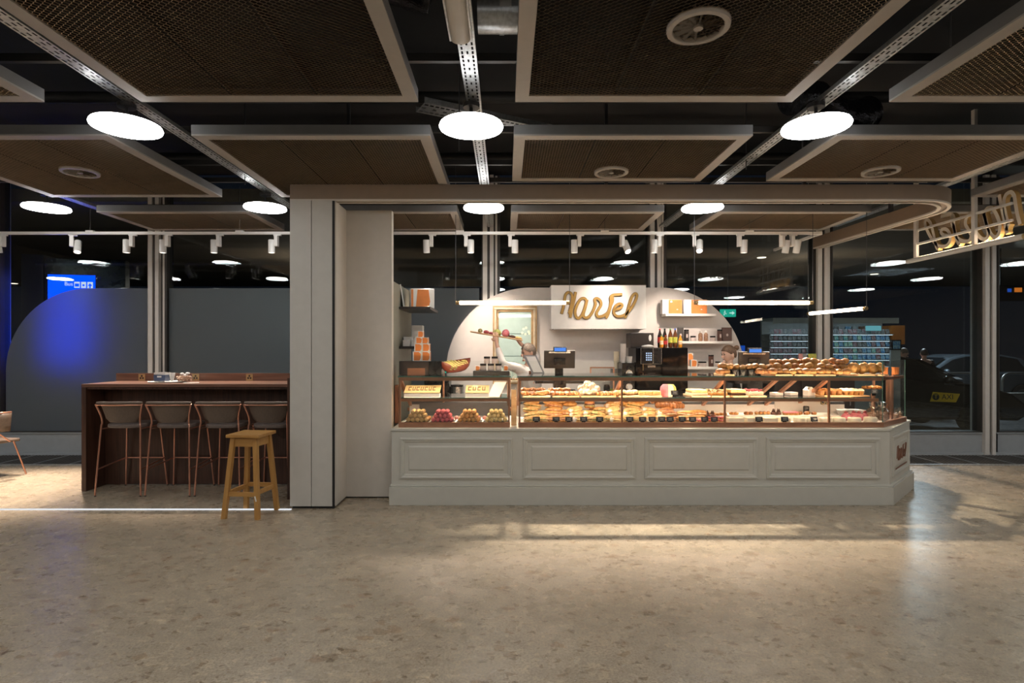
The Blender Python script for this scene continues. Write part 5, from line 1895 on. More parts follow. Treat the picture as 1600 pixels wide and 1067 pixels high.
# open side: dark low wall with bottles and gift bags near window
t = thing('side_cabinet', 'dark low cabinet by the windows at the open side of the shop', 'cabinet', (X(1250, 8.1), 8.05, 0))
part('body', MB().bx(-.40, .75, 0, .34, 0, 1.36), 'black_box', t, bevel=.004)
for q in range(3):
    d = part('door', MB().bx(-.39 + q * .38, -.39 + q * .38 + .36, -.015, 0, .08, 1.3), 'black_box', t)
    part('handle', MB().bx(-.1 + q * .38, -.085 + q * .38, -.03, -.015, .8, .95), 'steel', d)
for i, (px, m_, lb) in enumerate(((1251, 'macaron_rose', 'pinkish gift pouch on the dark cabinet'), (1257, 'grey_metal', 'grey gift pouch on the dark cabinet'), (1266, 'label_green', 'green gift pouch on the dark cabinet'), (1272, 'label_green', 'second green gift pouch at the post'))):
    o = pouch(.17, .055, m_)(); o.location = (X(px, 8.2), 8.2, 1.3605); o['label'] = lb
solo('bread_crate', MB().bx(-.2, .2, -.1, .1, 0, .065), 'cork', 'long brown wicker crate behind the bread heap', 'crate', (X(1312, 6.6), 6.6, TZ0 + .0), bevel=.004)
solo('paper_fold', MB().prism([(-.1, 0), (.05, 0), (.05, .07)], 0, .02, frx), 'paper', 'white folded paper wedge beside the wicker crate', 'card', (X(1288, 6.55), 6.5, TZ0 + .0))


# ================================================================== PEOPLE
def skin_mesh(joints, bones, sub=1):
    """joints: name -> (pos, radius); bones: list of name pairs; first joint is the root"""
    names = list(joints)
    me = bpy.data.meshes.new('skin_tmp')
    me.from_pydata([joints[n][0] for n in names], [(names.index(a), names.index(b)) for a, b in bones], [])
    o = bpy.data.objects.new('skin_tmp', me)
    COL.objects.link(o)
    o.modifiers.new('skin', 'SKIN').use_smooth_shade = True
    if not me.skin_vertices: me.attributes.new('skin_vertices', 'FLOAT', 'POINT')
    for i, n in enumerate(names):
        sv = me.skin_vertices[0].data[i]
        r = joints[n][1]
        sv.radius = r if isinstance(r, tuple) else (r, r)
        sv.use_root = (i == 0)
    s = o.modifiers.new('sub', 'SUBSURF')
    s.levels = s.render_levels = sub
    dg = bpy.context.evaluated_depsgraph_get()
    ev = o.evaluated_get(dg)
    m2 = ev.to_mesh()
    vs = [tuple(v.co) for v in m2.vertices]
    fs = [tuple(p.vertices) for p in m2.polygons]
    ev.to_mesh_clear()
    bpy.data.objects.remove(o)
    bpy.data.meshes.remove(me)
    return vs, fs


def fingers(J, B, wrist, hand_dir, palm_side, nm, r=.0085):
    d = Vector(hand_dir).normalized(); s = Vector(palm_side).normalized(); n = d.cross(s)
    wv = Vector(wrist)
    J[nm + 'palm'] = (tuple(wv + d * .06), (.030, .018))
    B.append((nm + 'wrist', nm + 'palm'))
    for i, (off, ln) in enumerate(((-.028, .070), (-.010, .080), (.009, .075), (.027, .058))):
        b = wv + d * .09 + s * off
        J['%sk%d' % (nm, i)] = (tuple(b), r * 1.1)
        J['%sm%d' % (nm, i)] = (tuple(b + d * ln * .5 + n * .008), r)
        J['%st%d' % (nm, i)] = (tuple(b + d * ln * .9 + n * .026), r * .8)
        B += [(nm + 'palm', '%sk%d' % (nm, i)), ('%sk%d' % (nm, i), '%sm%d' % (nm, i)), ('%sm%d' % (nm, i), '%st%d' % (nm, i))]
    J[nm + 'th1'] = (tuple(wv + d * .05 - s * .045 + n * .01), r * 1.2)
    J[nm + 'th2'] = (tuple(wv + d * .085 - s * .058 + n * .02), r)
    B += [(nm + 'palm', nm + 'th1'), (nm + 'th1', nm + 'th2')]


def add_head(mb, c, yaw, tilt, size=1.0):
    """head centred on c; local -Y is the face"""
    Mh = Matrix.Translation(c) @ Matrix.Rotation(yaw, 4, 'Z') @ Matrix.Rotation(tilt, 4, 'X') @ Matrix.Scale(size, 4)
    nu, nv = 20, 14
    vs = []
    for i in range(nv + 1):
        th = PI * i / nv
        for j in range(nu):
            a = 2 * PI * j / nu
            x, y, z = .075 * math.sin(th) * math.cos(a), .094 * math.sin(th) * math.sin(a), -.112 * math.cos(th)
            if z < -.02:
                k = (-.02 - z) / .09
                x *= 1 - .28 * k
                y = y * (1 - .22 * k) - .012 * k
            if y < -.04 and abs(x) < .03 and -.01 < z < .02: y += .006
            vs.append(Mh @ Vector((x, y, z)))
    fs = [(i * nu + j, i * nu + (j + 1) % nu, (i + 1) * nu + (j + 1) % nu, (i + 1) * nu + j) for i in range(nv) for j in range(nu)]
    mb.add(vs, fs)
    mb.ell(Mh @ Vector((0, -.098, -.022)), (.013, .018, .022), 8, 6, M=Mh.to_3x3().to_4x4())
    mb.ell(Mh @ Vector((0, -.088, -.090)), (.024, .018, .016), 8, 6, M=Mh.to_3x3().to_4x4())
    for sx_ in (-1, 1):
        mb.ell(Mh @ Vector((sx_ * .076, .006, -.012)), (.009, .02, .030), 8, 6, M=Mh.to_3x3().to_4x4())
    return Mh


def face_parts(root, Mh):
    R3 = Mh.to_3x3().to_4x4()
    for sx_ in (-1, 1):
        part('eye', MB().ell(Mh @ Vector((sx_ * .030, -.083, .006)), (.012, .008, .007), 8, 6, M=R3), 'eye', root, smooth=True)
        part('eyebrow', MB().ell(Mh @ Vector((sx_ * .030, -.086, .026)), (.018, .006, .004), 8, 4, M=R3), 'hair_brown', root, smooth=True)
    part('mouth', MB().ell(Mh @ Vector((0, -.090, -.060)), (.022, .007, .006), 8, 4, M=R3), 'lips', root, smooth=True)


def hair_cap(root, Mh, m, z0=-.02, back=-.06, grow=1.07, bun=False):
    nu, nv = 20, 12
    vs = []
    for i in range(nv + 1):
        th = PI * i / nv
        for j in range(nu):
            a = 2 * PI * j / nu
            x, y, z = .078 * grow * math.sin(th) * math.cos(a), .098 * grow * math.sin(th) * math.sin(a), -.114 * grow * math.cos(th)
            lim = back + (z0 + .075 - back) * max(0, min(1, (.05 - y) / .13))
            if z < lim:
                z = lim
                x *= .93; y *= .93
            vs.append(Mh @ Vector((x, y, z)))
    fs = [(i * nu + j, i * nu + (j + 1) % nu, (i + 1) * nu + (j + 1) % nu, (i + 1) * nu + j) for i in range(nv) for j in range(nu)]
    h = part('hair', MB().add(vs, fs), m, root, smooth=True)
    if bun:
        part('hair_bun', jit(MB().ell(Mh @ Vector((0, .122, .060)), (.034, .034, .034), 10, 8), .003), m, root, smooth=True)
        part('hair_tie', MB().ell(Mh @ Vector((0, .104, .050)), (.026, .018, .026), 10, 6), 'gilt_pale', root, smooth=True)
    return h


def person(label, x, y, head, yaw, tilt, arms, skin, shirt, legs, hair, bun=False, shoulder_z=1.33, lean=0.0, bald=False, broad=.19, face=0):
    """standing figure; arms = [(shoulder, elbow, wrist, hand_dir, palm_side)] in world coordinates"""
    root = thing('person', label, 'person', (0, 0, 0))
    fz = face
    ca, sa = math.cos(fz), math.sin(fz)
    def loc(u, v, z): return (x + u * ca - v * sa, y + u * sa + v * ca, z)
    hx, hy, hz = head
    J = {'pelvis': ((x, y, .92), (.15, .10)), 'belly': ((x * .9 + hx * .1, y * .9 + hy * .1, 1.08), (.13, .095)), 'chest': ((x * .6 + hx * .4, y * .6 + hy * .4, shoulder_z - .08), (.16, .105)),
         'neck': ((x * .25 + hx * .75, y * .25 + hy * .75, hz - .15), .052), 'skull': ((hx, hy, hz - .04), .055)}
    B = [('pelvis', 'belly'), ('belly', 'chest'), ('chest', 'neck'), ('neck', 'skull')]
    for s_, nm in ((-1, 'l'), (1, 'r')):
        J[nm + 'hip'] = (loc(s_ * .09, 0, .86), .088); J[nm + 'knee'] = (loc(s_ * .10, -.02, .48), .058); J[nm + 'ankle'] = (loc(s_ * .10, .02, .09), .04)
        J[nm + 'toe'] = (loc(s_ * .11, -.13, .03), .03)
        B += [('pelvis', nm + 'hip'), (nm + 'hip', nm + 'knee'), (nm + 'knee', nm + 'ankle'), (nm + 'ankle', nm + 'toe')]
    for nm, (sh, el, wr, hd, ps) in zip('lr', arms):
        J[nm + 'sh'] = (sh, .058); J[nm + 'el'] = (el, .042); J[nm + 'wrist'] = (wr, .027)
        B += [('chest', nm + 'sh'), (nm + 'sh', nm + 'el'), (nm + 'el', nm + 'wrist')]
        fingers(J, B, wr, hd, ps, nm)
    vs, fs = skin_mesh(J, B)
    mb = MB().add(vs, fs)
    Mh = add_head(mb, head, yaw, tilt)
    part('body', mb, skin, root, smooth=True)
    # clothing: thicker copies of the covered joints
    JS = {k: J[k] for k in ('belly', 'pelvis', 'chest')}
    grow = lambda r, g: (r[0] + g, r[1] + g) if isinstance(r, tuple) else (r + g, r + g)
    Jt = {'chest': (J['chest'][0], grow(J['chest'][1], .022)), 'belly': (J['belly'][0], grow(J['belly'][1], .022)), 'pelvis': (J['pelvis'][0], grow(J['pelvis'][1], .02)),
          'collar': ((Vector(J['chest'][0]) * .35 + Vector(J['neck'][0]) * .65)[:], .066)}
    Bt = [('chest', 'belly'), ('belly', 'pelvis'), ('chest', 'collar')]
    for nm, a in zip('lr', arms):
        Jt[nm + 'sh'] = (J[nm + 'sh'][0], .072); Jt[nm + 'el'] = (J[nm + 'el'][0], .056)
        e, w_ = Vector(J[nm + 'el'][0]), Vector(J[nm + 'wrist'][0])
        Jt[nm + 'cuff'] = ((e + (w_ - e) * .85)[:], .038)
        Bt += [('chest', nm + 'sh'), (nm + 'sh', nm + 'el'), (nm + 'el', nm + 'cuff')]
    vs, fs = skin_mesh(Jt, Bt)
    part('shirt', MB().add(vs, fs), shirt, root, smooth=True)
    Jl = {'pelvis': ((x, y, .93), (.165, .115))}
    Bl = []
    for nm in 'lr':
        Jl[nm + 'hip'] = (J[nm + 'hip'][0], .102); Jl[nm + 'knee'] = (J[nm + 'knee'][0], .074); Jl[nm + 'cuff'] = (J[nm + 'ankle'][0], .062)
        Bl += [('pelvis', nm + 'hip'), (nm + 'hip', nm + 'knee'), (nm + 'knee', nm + 'cuff')]
        a_, t_ = Vector(J[nm + 'ankle'][0]), Vector(J[nm + 'toe'][0])
        part('shoe', MB().ell((a_ + (t_ - a_) * .45)[:2] + (.045,), (.055, .13, .05), 12, 8, M=Matrix.Rotation(fz, 4, 'Z'), flat=-.045), 'black_plastic', root, smooth=True)
    vs, fs = skin_mesh(Jl, Bl)
    part('trousers', MB().add(vs, fs), legs, root, smooth=True)
    face_parts(root, Mh)
    if not bald: hair_cap(root, Mh, hair, bun=bun)
    else: hair_cap(root, Mh, hair, z0=-.08, back=-.05, grow=1.02)
    return root


MY = 7.35
mh = (X(826, MY), MY, Z(550, MY))
px_ = .34
person('person in white shirt, arms raised, holding a tray of cakes overhead', px_, MY + .03, mh, R(-70), R(12),
       [((X(808, MY), MY - .10, 1.36), (X(786, MY - .1), MY - .20, 1.40), (X(776, MY - .1), MY - .10, 1.665), (-.1, .1, .9), (1, 0, .2)),
        ((X(838, MY), MY + .14, 1.36), (X(842, MY), MY + .30, 1.50), (X(815, MY), MY + .20, 1.66), (-.5, -.1, .7), (0, 1, 0))],
       'skin', 'shirt_white', 'apron_dark', 'hair_grey', face=R(-70))
# tray of cakes held overhead
t = thing('cake_tray', 'long wooden tray of colourful cakes held overhead by the person in white', 'tray', (X(776, MY), MY, 1.765))
Mt = Matrix.Rotation(R(9.5), 4, 'Y')
part('board', MB().bx(-.34, .34, -.11, .13, -.008, .008, Mt), 'wood_board', t, bevel=.004)
def on_tray(nm, u, v, r, m_, lb):
    o = solo(nm, MB().ell((0, 0, r[2] * .8), r, 12, 8, flat=-r[2] * .8), m_, lb, 'cake', tuple(Vector(t.location) + Mt @ Vector((u, v, .0085))), smooth=True)
    o.rotation_euler = (0, R(9.5), 0)


on_tray('round_bun', .0, 0, (.055, .055, .045), 'pistachio', 'pale green domed cake on the overhead tray')
on_tray('round_bun', .11, 0, (.05, .05, .055), 'pink_icing', 'bright pink domed cake on the overhead tray')
on_tray('small_cake', -.22, 0, (.03, .03, .03), 'filling_green', 'small dark green cake at the tray tip')
on_tray('small_cake', -.14, .02, (.04, .04, .025), 'berry', 'small dark red cake near the tray tip')
on_tray('small_cake', -.07, -.03, (.04, .04, .018), 'berry', 'flat red cake before the green dome')
on_tray('small_cake', .2, 0, (.05, .05, .02), 'choc', 'flat dark cake at the hand end of the tray')
on_tray('small_cake', .28, .0, (.05, .05, .018), 'sponge', 'flat yellow cake at the very end of the tray')

WY = 7.5
wh = (X(1139, WY), WY, Z(553, WY))
person('person with brown hair in a bun looking down behind the case', X(1143, WY), WY + .05, wh, R(-80), R(10),
       [((X(1132, WY), WY - .16, 1.30), (X(1128, WY), WY - .25, 1.06), (X(1110, WY), WY - .28, 1.0), (-1, -.1, -.1), (0, 1, 0)),
        ((X(1150, WY), WY + .17, 1.30), (X(1146, WY), WY + .25, 1.06), (X(1120, WY), WY + .22, 1.0), (-1, .1, -.1), (0, 1, 0))],
       'skin_pale', 'apron_dark', 'apron_dark', 'hair_brown', bun=True, shoulder_z=1.30, face=R(-80))


def passer(px, y, py, label, hair, yaw):
    x = X(px, y)
    z = Z(py, y)
    s = z - 1.56
    person(label, x, y, (x, y - .02, z), yaw, 0,
           [((x - .19, y, 1.36 + s), (x - .25, y + .02, 1.08), (x - .22, y - .08, .86), (0, -.1, -1), (0, 1, 0)),
            ((x + .19, y, 1.36 + s), (x + .25, y + .02, 1.08), (x + .22, y - .08, .86), (0, -.1, -1), (0, 1, 0))],
           'skin', 'coat_dark', 'coat_dark', hair, bald=True, face=0)


passer(1411, 13.4, 551, 'balding person in a dark coat beyond the window beside the newspaper stand', 'hair_grey', R(25))
passer(1443, 13.6, 552, 'second balding person in dark clothes standing by the taxi', 'hair_dark', R(160))

# ================================================================== BAR
BFY, BBY = 6.39, 7.05
bx0, bx1 = X(127, BFY), -2.318
BT = Z(600, BFY)
t = thing('bar_table', 'high walnut bar table with panel ends and a low back rail', 'table', (0, 0, 0))
part('tabletop', MB().bx(bx0, bx1, BFY, BBY, BT - .035, BT), 'walnut_top', t, bevel=.002)
part('end_panel', MB().bx(bx0, bx0 + .05, BFY + .003, BBY, 0, BT - .036), 'walnut', t)
part('end_wing', MB().bx(bx1 - .001, bx1 + .025, 6.05, BBY, 0, 1.29), 'walnut', t)
for i in range(5):
    w_ = (bx1 - bx0 - .085) / 5
    a = bx0 + .05 + i * w_
    part('modesty_panel', MB().bx(a + .001, a + w_ - .001, 6.70, 6.74, 0.01, BT - .036), 'walnut', t)
part('apron', MB().bx(bx0 + .05, bx1 - .035, BFY + .02, BFY + .05, BT - .06, BT - .036), 'walnut', t)
part('back_rail', MB().bx(X(184, BBY), bx1, BBY - .03, BBY, BT + .001, Z(583, BBY)), 'walnut_top', t)
for px in (222, 306, 390):
    x, z = X(px, BBY - .03), Z(589.5, BBY - .03)
    s = part('socket', MB().box((x, BBY - .033, z), (.082, .006, .082)), 'brass', t, label='brass power socket')
    for q in range(3):
        a = q * 2 * PI / 3 + PI / 2
        part('socket_hole', MB().cyl((x + .017 * math.cos(a), BBY - .037, z + .017 * math.sin(a)), (x + .017 * math.cos(a), BBY - .0355, z + .017 * math.sin(a)), .012, n=10), 'black_gap', s)


def bar_stool():
    t = thing('bar_stool', '', 'stool')
    # origin on the floor at the centre; the back faces the camera (-Y)
    r = .0095
    SEAT = .755
    for s_ in (-1, 1):
        # rear leg rises to the seat, then flares out to carry the backrest
        part('leg', MB().tube(catmull([(s_ * .245, -.26, .005), (s_ * .214, -.215, SEAT - .05), (s_ * .205, -.205, SEAT + .03), (s_ * .212, -.215, SEAT + .12), (s_ * .25, -.245, 1.00)], 5), r, 8), 'rose_copper', t, smooth=True)
        part('leg', MB().tube([(s_ * .24, .25, .005), (s_ * .19, .19, SEAT - .02)], r, 8), 'rose_copper', t, smooth=True)
        for yy in (-.26, .25):
            part('foot', MB().cyl((s_ * .243, yy, 0), (s_ * .243, yy, .012), .011, n=8), 'rubber', t)
        part('side_rung', MB().tube([(s_ * .235, -.244, .29), (s_ * .222, .231, .33)], .008, 8), 'rose_copper', t, smooth=True)
        part('seat_rail', MB().tube([(s_ * .212, -.21, SEAT - .03), (s_ * .19, .19, SEAT - .03)], .008, 8), 'rose_copper', t, smooth=True)
    part('foot_rest', MB().tube([(-.222, .231, .33), (.222, .231, .33)], .008, 8), 'rose_copper', t, smooth=True)
    pl = []
    for i in range(28):
        a = 2 * PI * i / 28
        c_, s_ = math.cos(a), math.sin(a)
        pl.append((.205 * math.copysign(abs(c_) ** .55, c_), .2 * math.copysign(abs(s_) ** .55, s_)))
    part('seat', MB().prism(pl, SEAT - .025, SEAT + .02), 'seat_leather', t, bevel=.012)
    # backrest: curved upholstered shell
    vs, fs = [], []
    prof = [(-.175, .80), (-.195, .815), (-.205, .84), (-.225, .92), (-.245, 1.0)]
    n = 12
    for side in (0, 1):
        for k in range(6):
            zz_ = .795 + .205 * k / 5
            hwid = (.165 + .055 * (k / 5) ** 1.0) if k else .14
            for i in range(n + 1):
                u = -1 + 2 * i / n
                y = -.255 + .05 * abs(u) ** 2 * 1 - .035 * (k / 5) + (.03 if side else 0) + .028
                vs.append((u * hwid, y, zz_))
    m_ = 6 * (n + 1)
    for k in range(5):
        for i in range(n):
            a = k * (n + 1) + i
            fs += [(a, a + 1, a + n + 2, a + n + 1), (m_ + a, m_ + a + n + 1, m_ + a + n + 2, m_ + a + 1)]
    for i in range(n):
        fs += [(i, m_ + i, m_ + i + 1, i + 1), (5 * (n + 1) + i, 5 * (n + 1) + i + 1, m_ + 5 * (n + 1) + i + 1, m_ + 5 * (n + 1) + i)]
    for k in range(5):
        a = k * (n + 1)
        fs += [(a, a + n + 1, m_ + a + n + 1, m_ + a), (a + n, m_ + a + n, m_ + a + 2 * n + 1, a + 2 * n + 1)]
    part('backrest', MB().add(vs, fs), 'leather', t, smooth=True)
    part('top_pad', MB().tube([(u * .245, -.262 + .03 * u * u, 1.012) for u in [-1 + i / 6 for i in range(13)]], [.012] + [.017] * 11 + [.012], 8), 'leather', t, smooth=True)
    part('top_rail', MB().tube([(u * .25, -.268 + .025 * u * u, .99) for u in [-1 + i / 6 for i in range(13)]], .0075, 8), 'rose_copper', t, smooth=True)
    return t


mks = Maker(bar_stool)
for i, x in enumerate((-4.205, -3.66, -3.125, -2.595)):
    mks((x, 6.43, 0), R((1, -1, 0, 0)[i]), 'copper framed bar stool with brown backrest at the walnut bar, %s' % ['nearest its open end', 'second from the open end', 'third from the open end', 'behind the wooden stool'][i], 'copper bar stools')

# low chair cut by the frame
t = thing('lounge_chair', 'low brown chair with copper legs beyond the open end of the bar', 'chair', (-6.42, 7.10, 0), R(-15))
part('seat', MB().bx(-.22, .215, -.22, .20, .43, .47), 'leather', t, bevel=.015)
bk = MB()
vs, fs = [], []
for k in range(4):
    for i in range(13):
        a = R(-100 + 200 * i / 12)
        vs.append((.27 * math.sin(a) * (1 + .03 * k), -.27 * math.cos(a), .58 + .075 * k))
for k in range(3):
    for i in range(12): fs.append((k * 13 + i, k * 13 + i + 1, (k + 1) * 13 + i + 1, (k + 1) * 13 + i))
o = part('backrest', bk.add(vs, fs), 'leather', t, smooth=True)
sm = o.modifiers.new('thick', 'SOLIDIFY'); sm.thickness = .025
part('back_rail', MB().tube([(.283 * math.sin(R(-100 + 200 * i / 16)), -.283 * math.cos(R(-100 + 200 * i / 16)), .815) for i in range(17)], .011, 8), 'rose_copper', t, smooth=True)
for sx_ in (-1, 1):
    part('leg', MB().tube([(sx_ * .30, -.27, .005), (sx_ * .262, -.12, .6)], .010, 8), 'rose_copper', t, smooth=True)
    part('leg', MB().tube([(sx_ * .25, .24, .005), (sx_ * .205, .12, .45)], .010, 8), 'rose_copper', t, smooth=True)
    part('arm_rail', MB().tube([(sx_ * .26, -.12, .6), (sx_ * .25, .05, .45)], .010, 8), 'rose_copper', t, smooth=True)

# wooden stool in front
t = thing('wooden_stool', 'honey coloured wooden stool with square seat standing before the bar', 'stool', (0, 0, 0))
FL, FR, BL, BR = Vector((-2.655, 5.37, 0)), Vector((-2.325, 5.34, 0)), Vector((-2.60, 5.71, 0)), Vector((-2.275, 5.67, 0))
ct = (FL + FR + BL + BR) / 4
H = .79
tops = {}
ang = math.atan2((FR - FL).y, (FR - FL).x)
for nm, p in (('a', FL), ('b', FR), ('c', BL), ('d', BR)):
    q = ct + (p - ct) * .66
    tops[nm] = Vector((q.x, q.y, H - .03))
    mb = MB()
    a_, b2 = p, tops[nm]
    s_ = .019
    vs = []
    for c_, ss in ((a_, .021), (b2, .021)):
        for dx, dy in ((-1, -1), (1, -1), (1, 1), (-1, 1)):
            v = Matrix.Rotation(ang, 3, 'Z') @ Vector((dx * ss, dy * ss, 0))
            vs.append(c_ + v)
    mb.add(vs, [(3, 2, 1, 0), (4, 5, 6, 7), (0, 1, 5, 4), (1, 2, 6, 5), (2, 3, 7, 6), (3, 0, 4, 7)])
    lg = part('leg', mb, 'oak', t, bevel=.002)
    if nm == 'b':
        m_ = a_ + (b2 - a_) * .23
        part('paper_tag', MB().box((m_.x - .005, m_.y - .024, m_.z + .02), (.012, .002, .05), Matrix.Rotation(R(-15), 4, 'Y')), 'paper', lg)
def lerp(p, q, f): return p + (q - p) * f
pf = {'a': FL, 'b': FR, 'c': BL, 'd': BR}
for e0, e1, h in (('a', 'b', .30), ('b', 'd', .32), ('d', 'c', .33), ('c', 'a', .31)):
    p, q = lerp(pf[e0], tops[e0], h), lerp(pf[e1], tops[e1], h)
    part('stretcher', MB().bar(p, q, .018, .040), 'oak_top', t)
for e0, e1 in (('a', 'b'), ('b', 'd'), ('d', 'c'), ('c', 'a')):
    p, q = lerp(pf[e0], tops[e0], .935), lerp(pf[e1], tops[e1], .935)
    part('seat_apron', MB().bar(p, q, .018, .075), 'oak_top', t)
sc_ = Matrix.Translation((ct.x, ct.y, H)) @ Matrix.Rotation(ang, 4, 'Z')
part('seat', MB().bx(-.165, .165, -.165, .165, -.03, .0, sc_), 'oak_top', t, bevel=.005)

# things on the bar
solo('serving_tray', MB().lathe([(.10, 0), (.20, .004), (.205, .012), (.195, .010), (.05, .004)], 28), 'paper', 'flat white tray on the bar with napkin box', 'tray', (X(262, 6.75), 6.75, BT + .0005), smooth=True)
t = thing('napkin_box', 'dark blue box stuffed with white napkins on the bar', 'napkin holder', (X(253, 6.74), 6.74, BT + .013))
part('box', MB().prism([(-.062, 0), (.062, 0), (.07, .075), (-.07, .075)], -.05, .05, frx), 'napkin_blue', t)
part('label', MB().box((0, -.052, .055), (.05, .003, .018)), 'paper', t)
part('napkins', jit(MB().bx(-.066, .066, -.045, .045, .075, .105), .008), 'paper', t)
t = thing('sugar_glass', 'drinking glass full of white sugar sticks on the bar', 'glass', (X(269, 6.72), 6.72, BT + .013))
part('glass', MB().lathe([(.026, 0), (.03, .06)], 14), 'clear_glass', t, smooth=True)
mb = MB()
for i in range(12):
    a = i * 2.4; mb.bar((.012 * math.cos(a), .012 * math.sin(a), .004), (.034 * math.cos(a), .034 * math.sin(a), .10), .012, .004)
part('sugar_sticks', mb, 'paper', t, kind='stuff')
t = thing('sweet_bowl', 'clear glass bowl of wrapped sweets on the bar', 'bowl', (X(288, 6.7), 6.70, BT + .0005))
part('bowl', MB().lathe([(.05, 0), (.08, .02), (.098, .06)], 20), 'clear_glass', t, smooth=True)
mb = MB()
for i in range(36):
    a = i * 2.4; r_ = .075 * math.sqrt((i % 12 + 1) / 12)
    mb.ell((r_ * math.cos(a), r_ * math.sin(a), .026 + .02 * (i // 12)), (.018, .014, .011), 7, 5, M=Matrix.Rotation(a, 4, 'Z'))
part('sweets', mb, 'sweets', t, smooth=True, kind='stuff')
for i, (dx, dz) in enumerate(((-.02, .10), (.045, .105), (.02, .085))):
    part('white_wrapper', MB().ell((dx, -.01, dz), (.028, .016, .014), 8, 5), 'paper', t, smooth=True)
solo('receipt', MB().bx(-.08, .08, -.03, .03, 0, .004), 'paper', 'thin white menu leaflet lying beside the sweet bowl', 'leaflet', (X(300, 6.62), 6.6, BT + .0005), .35)

# ================================================================== HANGING SIGN
SX = 5.14
t = thing('hanging_sign', 'hanging sign of thick script letters on steel rails, seen from behind', 'sign', (SX, 6.5, 0))
SL = 1.30
def frh(u, v, q): return (q, (u * 1.0) - .17, v + 2.985)
for i, st in enumerate(STROKES):
    pts = [(p.x * SL * 1.0, p.y * SL * .96) for p in catmull([((x - 805) / 1120, (395 - y) / 1120) for x, y in st], 5)]
    part('letter_stroke', MB().ribbon(pts, .040, -.0, .046 + i * .001, frh, 'cream_letter', 'letter_gold_side'), None, t)
for y in (7.08, 6.20):
    part('post', MB().bx(-.055, -.02, y - 6.5 - .022, y - 6.5 + .022, 2.735, 4.2), 'alu', t)
for z in (2.90, 3.07):
    part('cross_rail', MB().bx(-.04, -.012, 5.75 - 6.5, 7.08 - 6.5, z - .012, z + .012), 'alu', t)
bar_ = part('lamp_bar', MB().cyl((.0, 5.64 - 6.5, 2.715), (.0, 7.28 - 6.5, 2.715), .03, n=14), 'alu', t, smooth=True)
part('lamp_slot', MB().bx(.0, .022, 5.75 - 6.5, 7.15 - 6.5, 2.742, 2.746), 'led_light', bar_)
part('bar_cap', MB().cyl((0, 5.60 - 6.5, 2.715), (0, 5.64 - 6.5, 2.715), .032, n=14), 'brass', t, smooth=True)

# ================================================================== OUTDOORS
# information screen beyond the frosted film
t = thing('direction_screen', 'blue lit direction screen for bus and train beyond the frosted window', 'screen', (-7.05, 9.35, -.02), R(12))
part('housing', MB().bx(-.46, .72, .0, .18, 0, 3.1), 'black_plastic', t, bevel=.01)
part('side_column', MB().bx(-.78, -.47, .0, .3, 0, 3.15), 'alu_dark', t)
s = part('display', MB().bx(-.40, .28, -.012, 0, 1.35, 2.83), 'screen_blue', t)
mb = MB()
mb.bx(-.02, .06, -.016, -.013, 2.62, 2.72).bx(.08, .15, -.016, -.013, 2.62, 2.72).bx(.17, .25, -.016, -.013, 2.40, 2.72)
mb.bx(.08, .15, -.016, -.013, 2.42, 2.52).bx(-.39, -.30, -.016, -.013, 2.30, 2.31)
part('pictogram', mb, 'screen_white', s)
mb = MB().prism([(.21, 2.70), (.245, 2.655), (.22, 2.655), (.22, 2.60), (.20, 2.60), (.20, 2.655), (.175, 2.655)], -.019, -.0165, frx)
mb.bx(-.01, .05, -.019, -.0165, 2.64, 2.69).bx(.095, .135, -.019, -.0165, 2.44, 2.49).bx(.10, .13, -.019, -.0165, 2.65, 2.68)
part('pictogram_mark', mb, 'screen_blue', s)


def text_part(name, body, size, m_, parent, M_, label=None):
    cu = bpy.data.curves.new(name, 'FONT')
    cu.body = body
    cu.size = size
    cu.extrude = .0015
    cu.align_x = 'CENTER'
    cu.align_y = 'CENTER'
    o = bpy.data.objects.new(name, cu)
    COL.objects.link(o)
    dg = bpy.context.evaluated_depsgraph_get()
    me = bpy.data.meshes.new_from_object(o.evaluated_get(dg))
    bpy.data.objects.remove(o)
    me.materials.clear()
    me.materials.append(MATS[m_])
    me.transform(M_)
    return part(name, me, None, parent)


RX = Matrix.Rotation(R(90), 4, 'X')
text_part('word', 'Bus', .085, 'screen_white', s, Matrix.Translation((-.10, -.016, 2.68)) @ RX)
text_part('word', 'Train', .085, 'screen_white', s, Matrix.Translation((-.02, -.016, 2.47)) @ RX)

# escape sign, added outdoors in place of its reflection in the windows
def reflected_exit_sign(x, y, z, label):
    t = thing('reflected_exit_sign', label, 'sign', (x, y, z), 0)
    part('box', MB().bx(-.14, .14, 0, .05, -.07, .07), 'exit_green', t)
    mb = MB().prism([(.02, -.01), (.07, -.01), (.07, -.035), (.12, .0), (.07, .035), (.07, .01), (.02, .01)], -.004, -.001, frx)
    mb.ell((-.065, -.002, .032), (.013, .002, .013), 8, 6).bar((-.065, -.002, .02), (-.06, -.002, -.01), .002, .02, (0, 1, 0))
    mb.bx(-.09, -.045, -.004, -.001, .0, .008).bx(-.085, -.07, -.004, -.001, -.045, -.012).bx(-.06, -.03, -.004, -.001, -.02, -.01)
    part('pictogram', mb, 'exit_white', t)
    part('rod', MB().cyl((0, .025, .07), (0, .025, 3.9 - z), .006, n=6), 'dark_steel', t)


reflected_exit_sign(X(1138, 10.5), 10.5, Z(489, 10.5), 'green lit running figure exit sign built for its window reflection above the arch end')

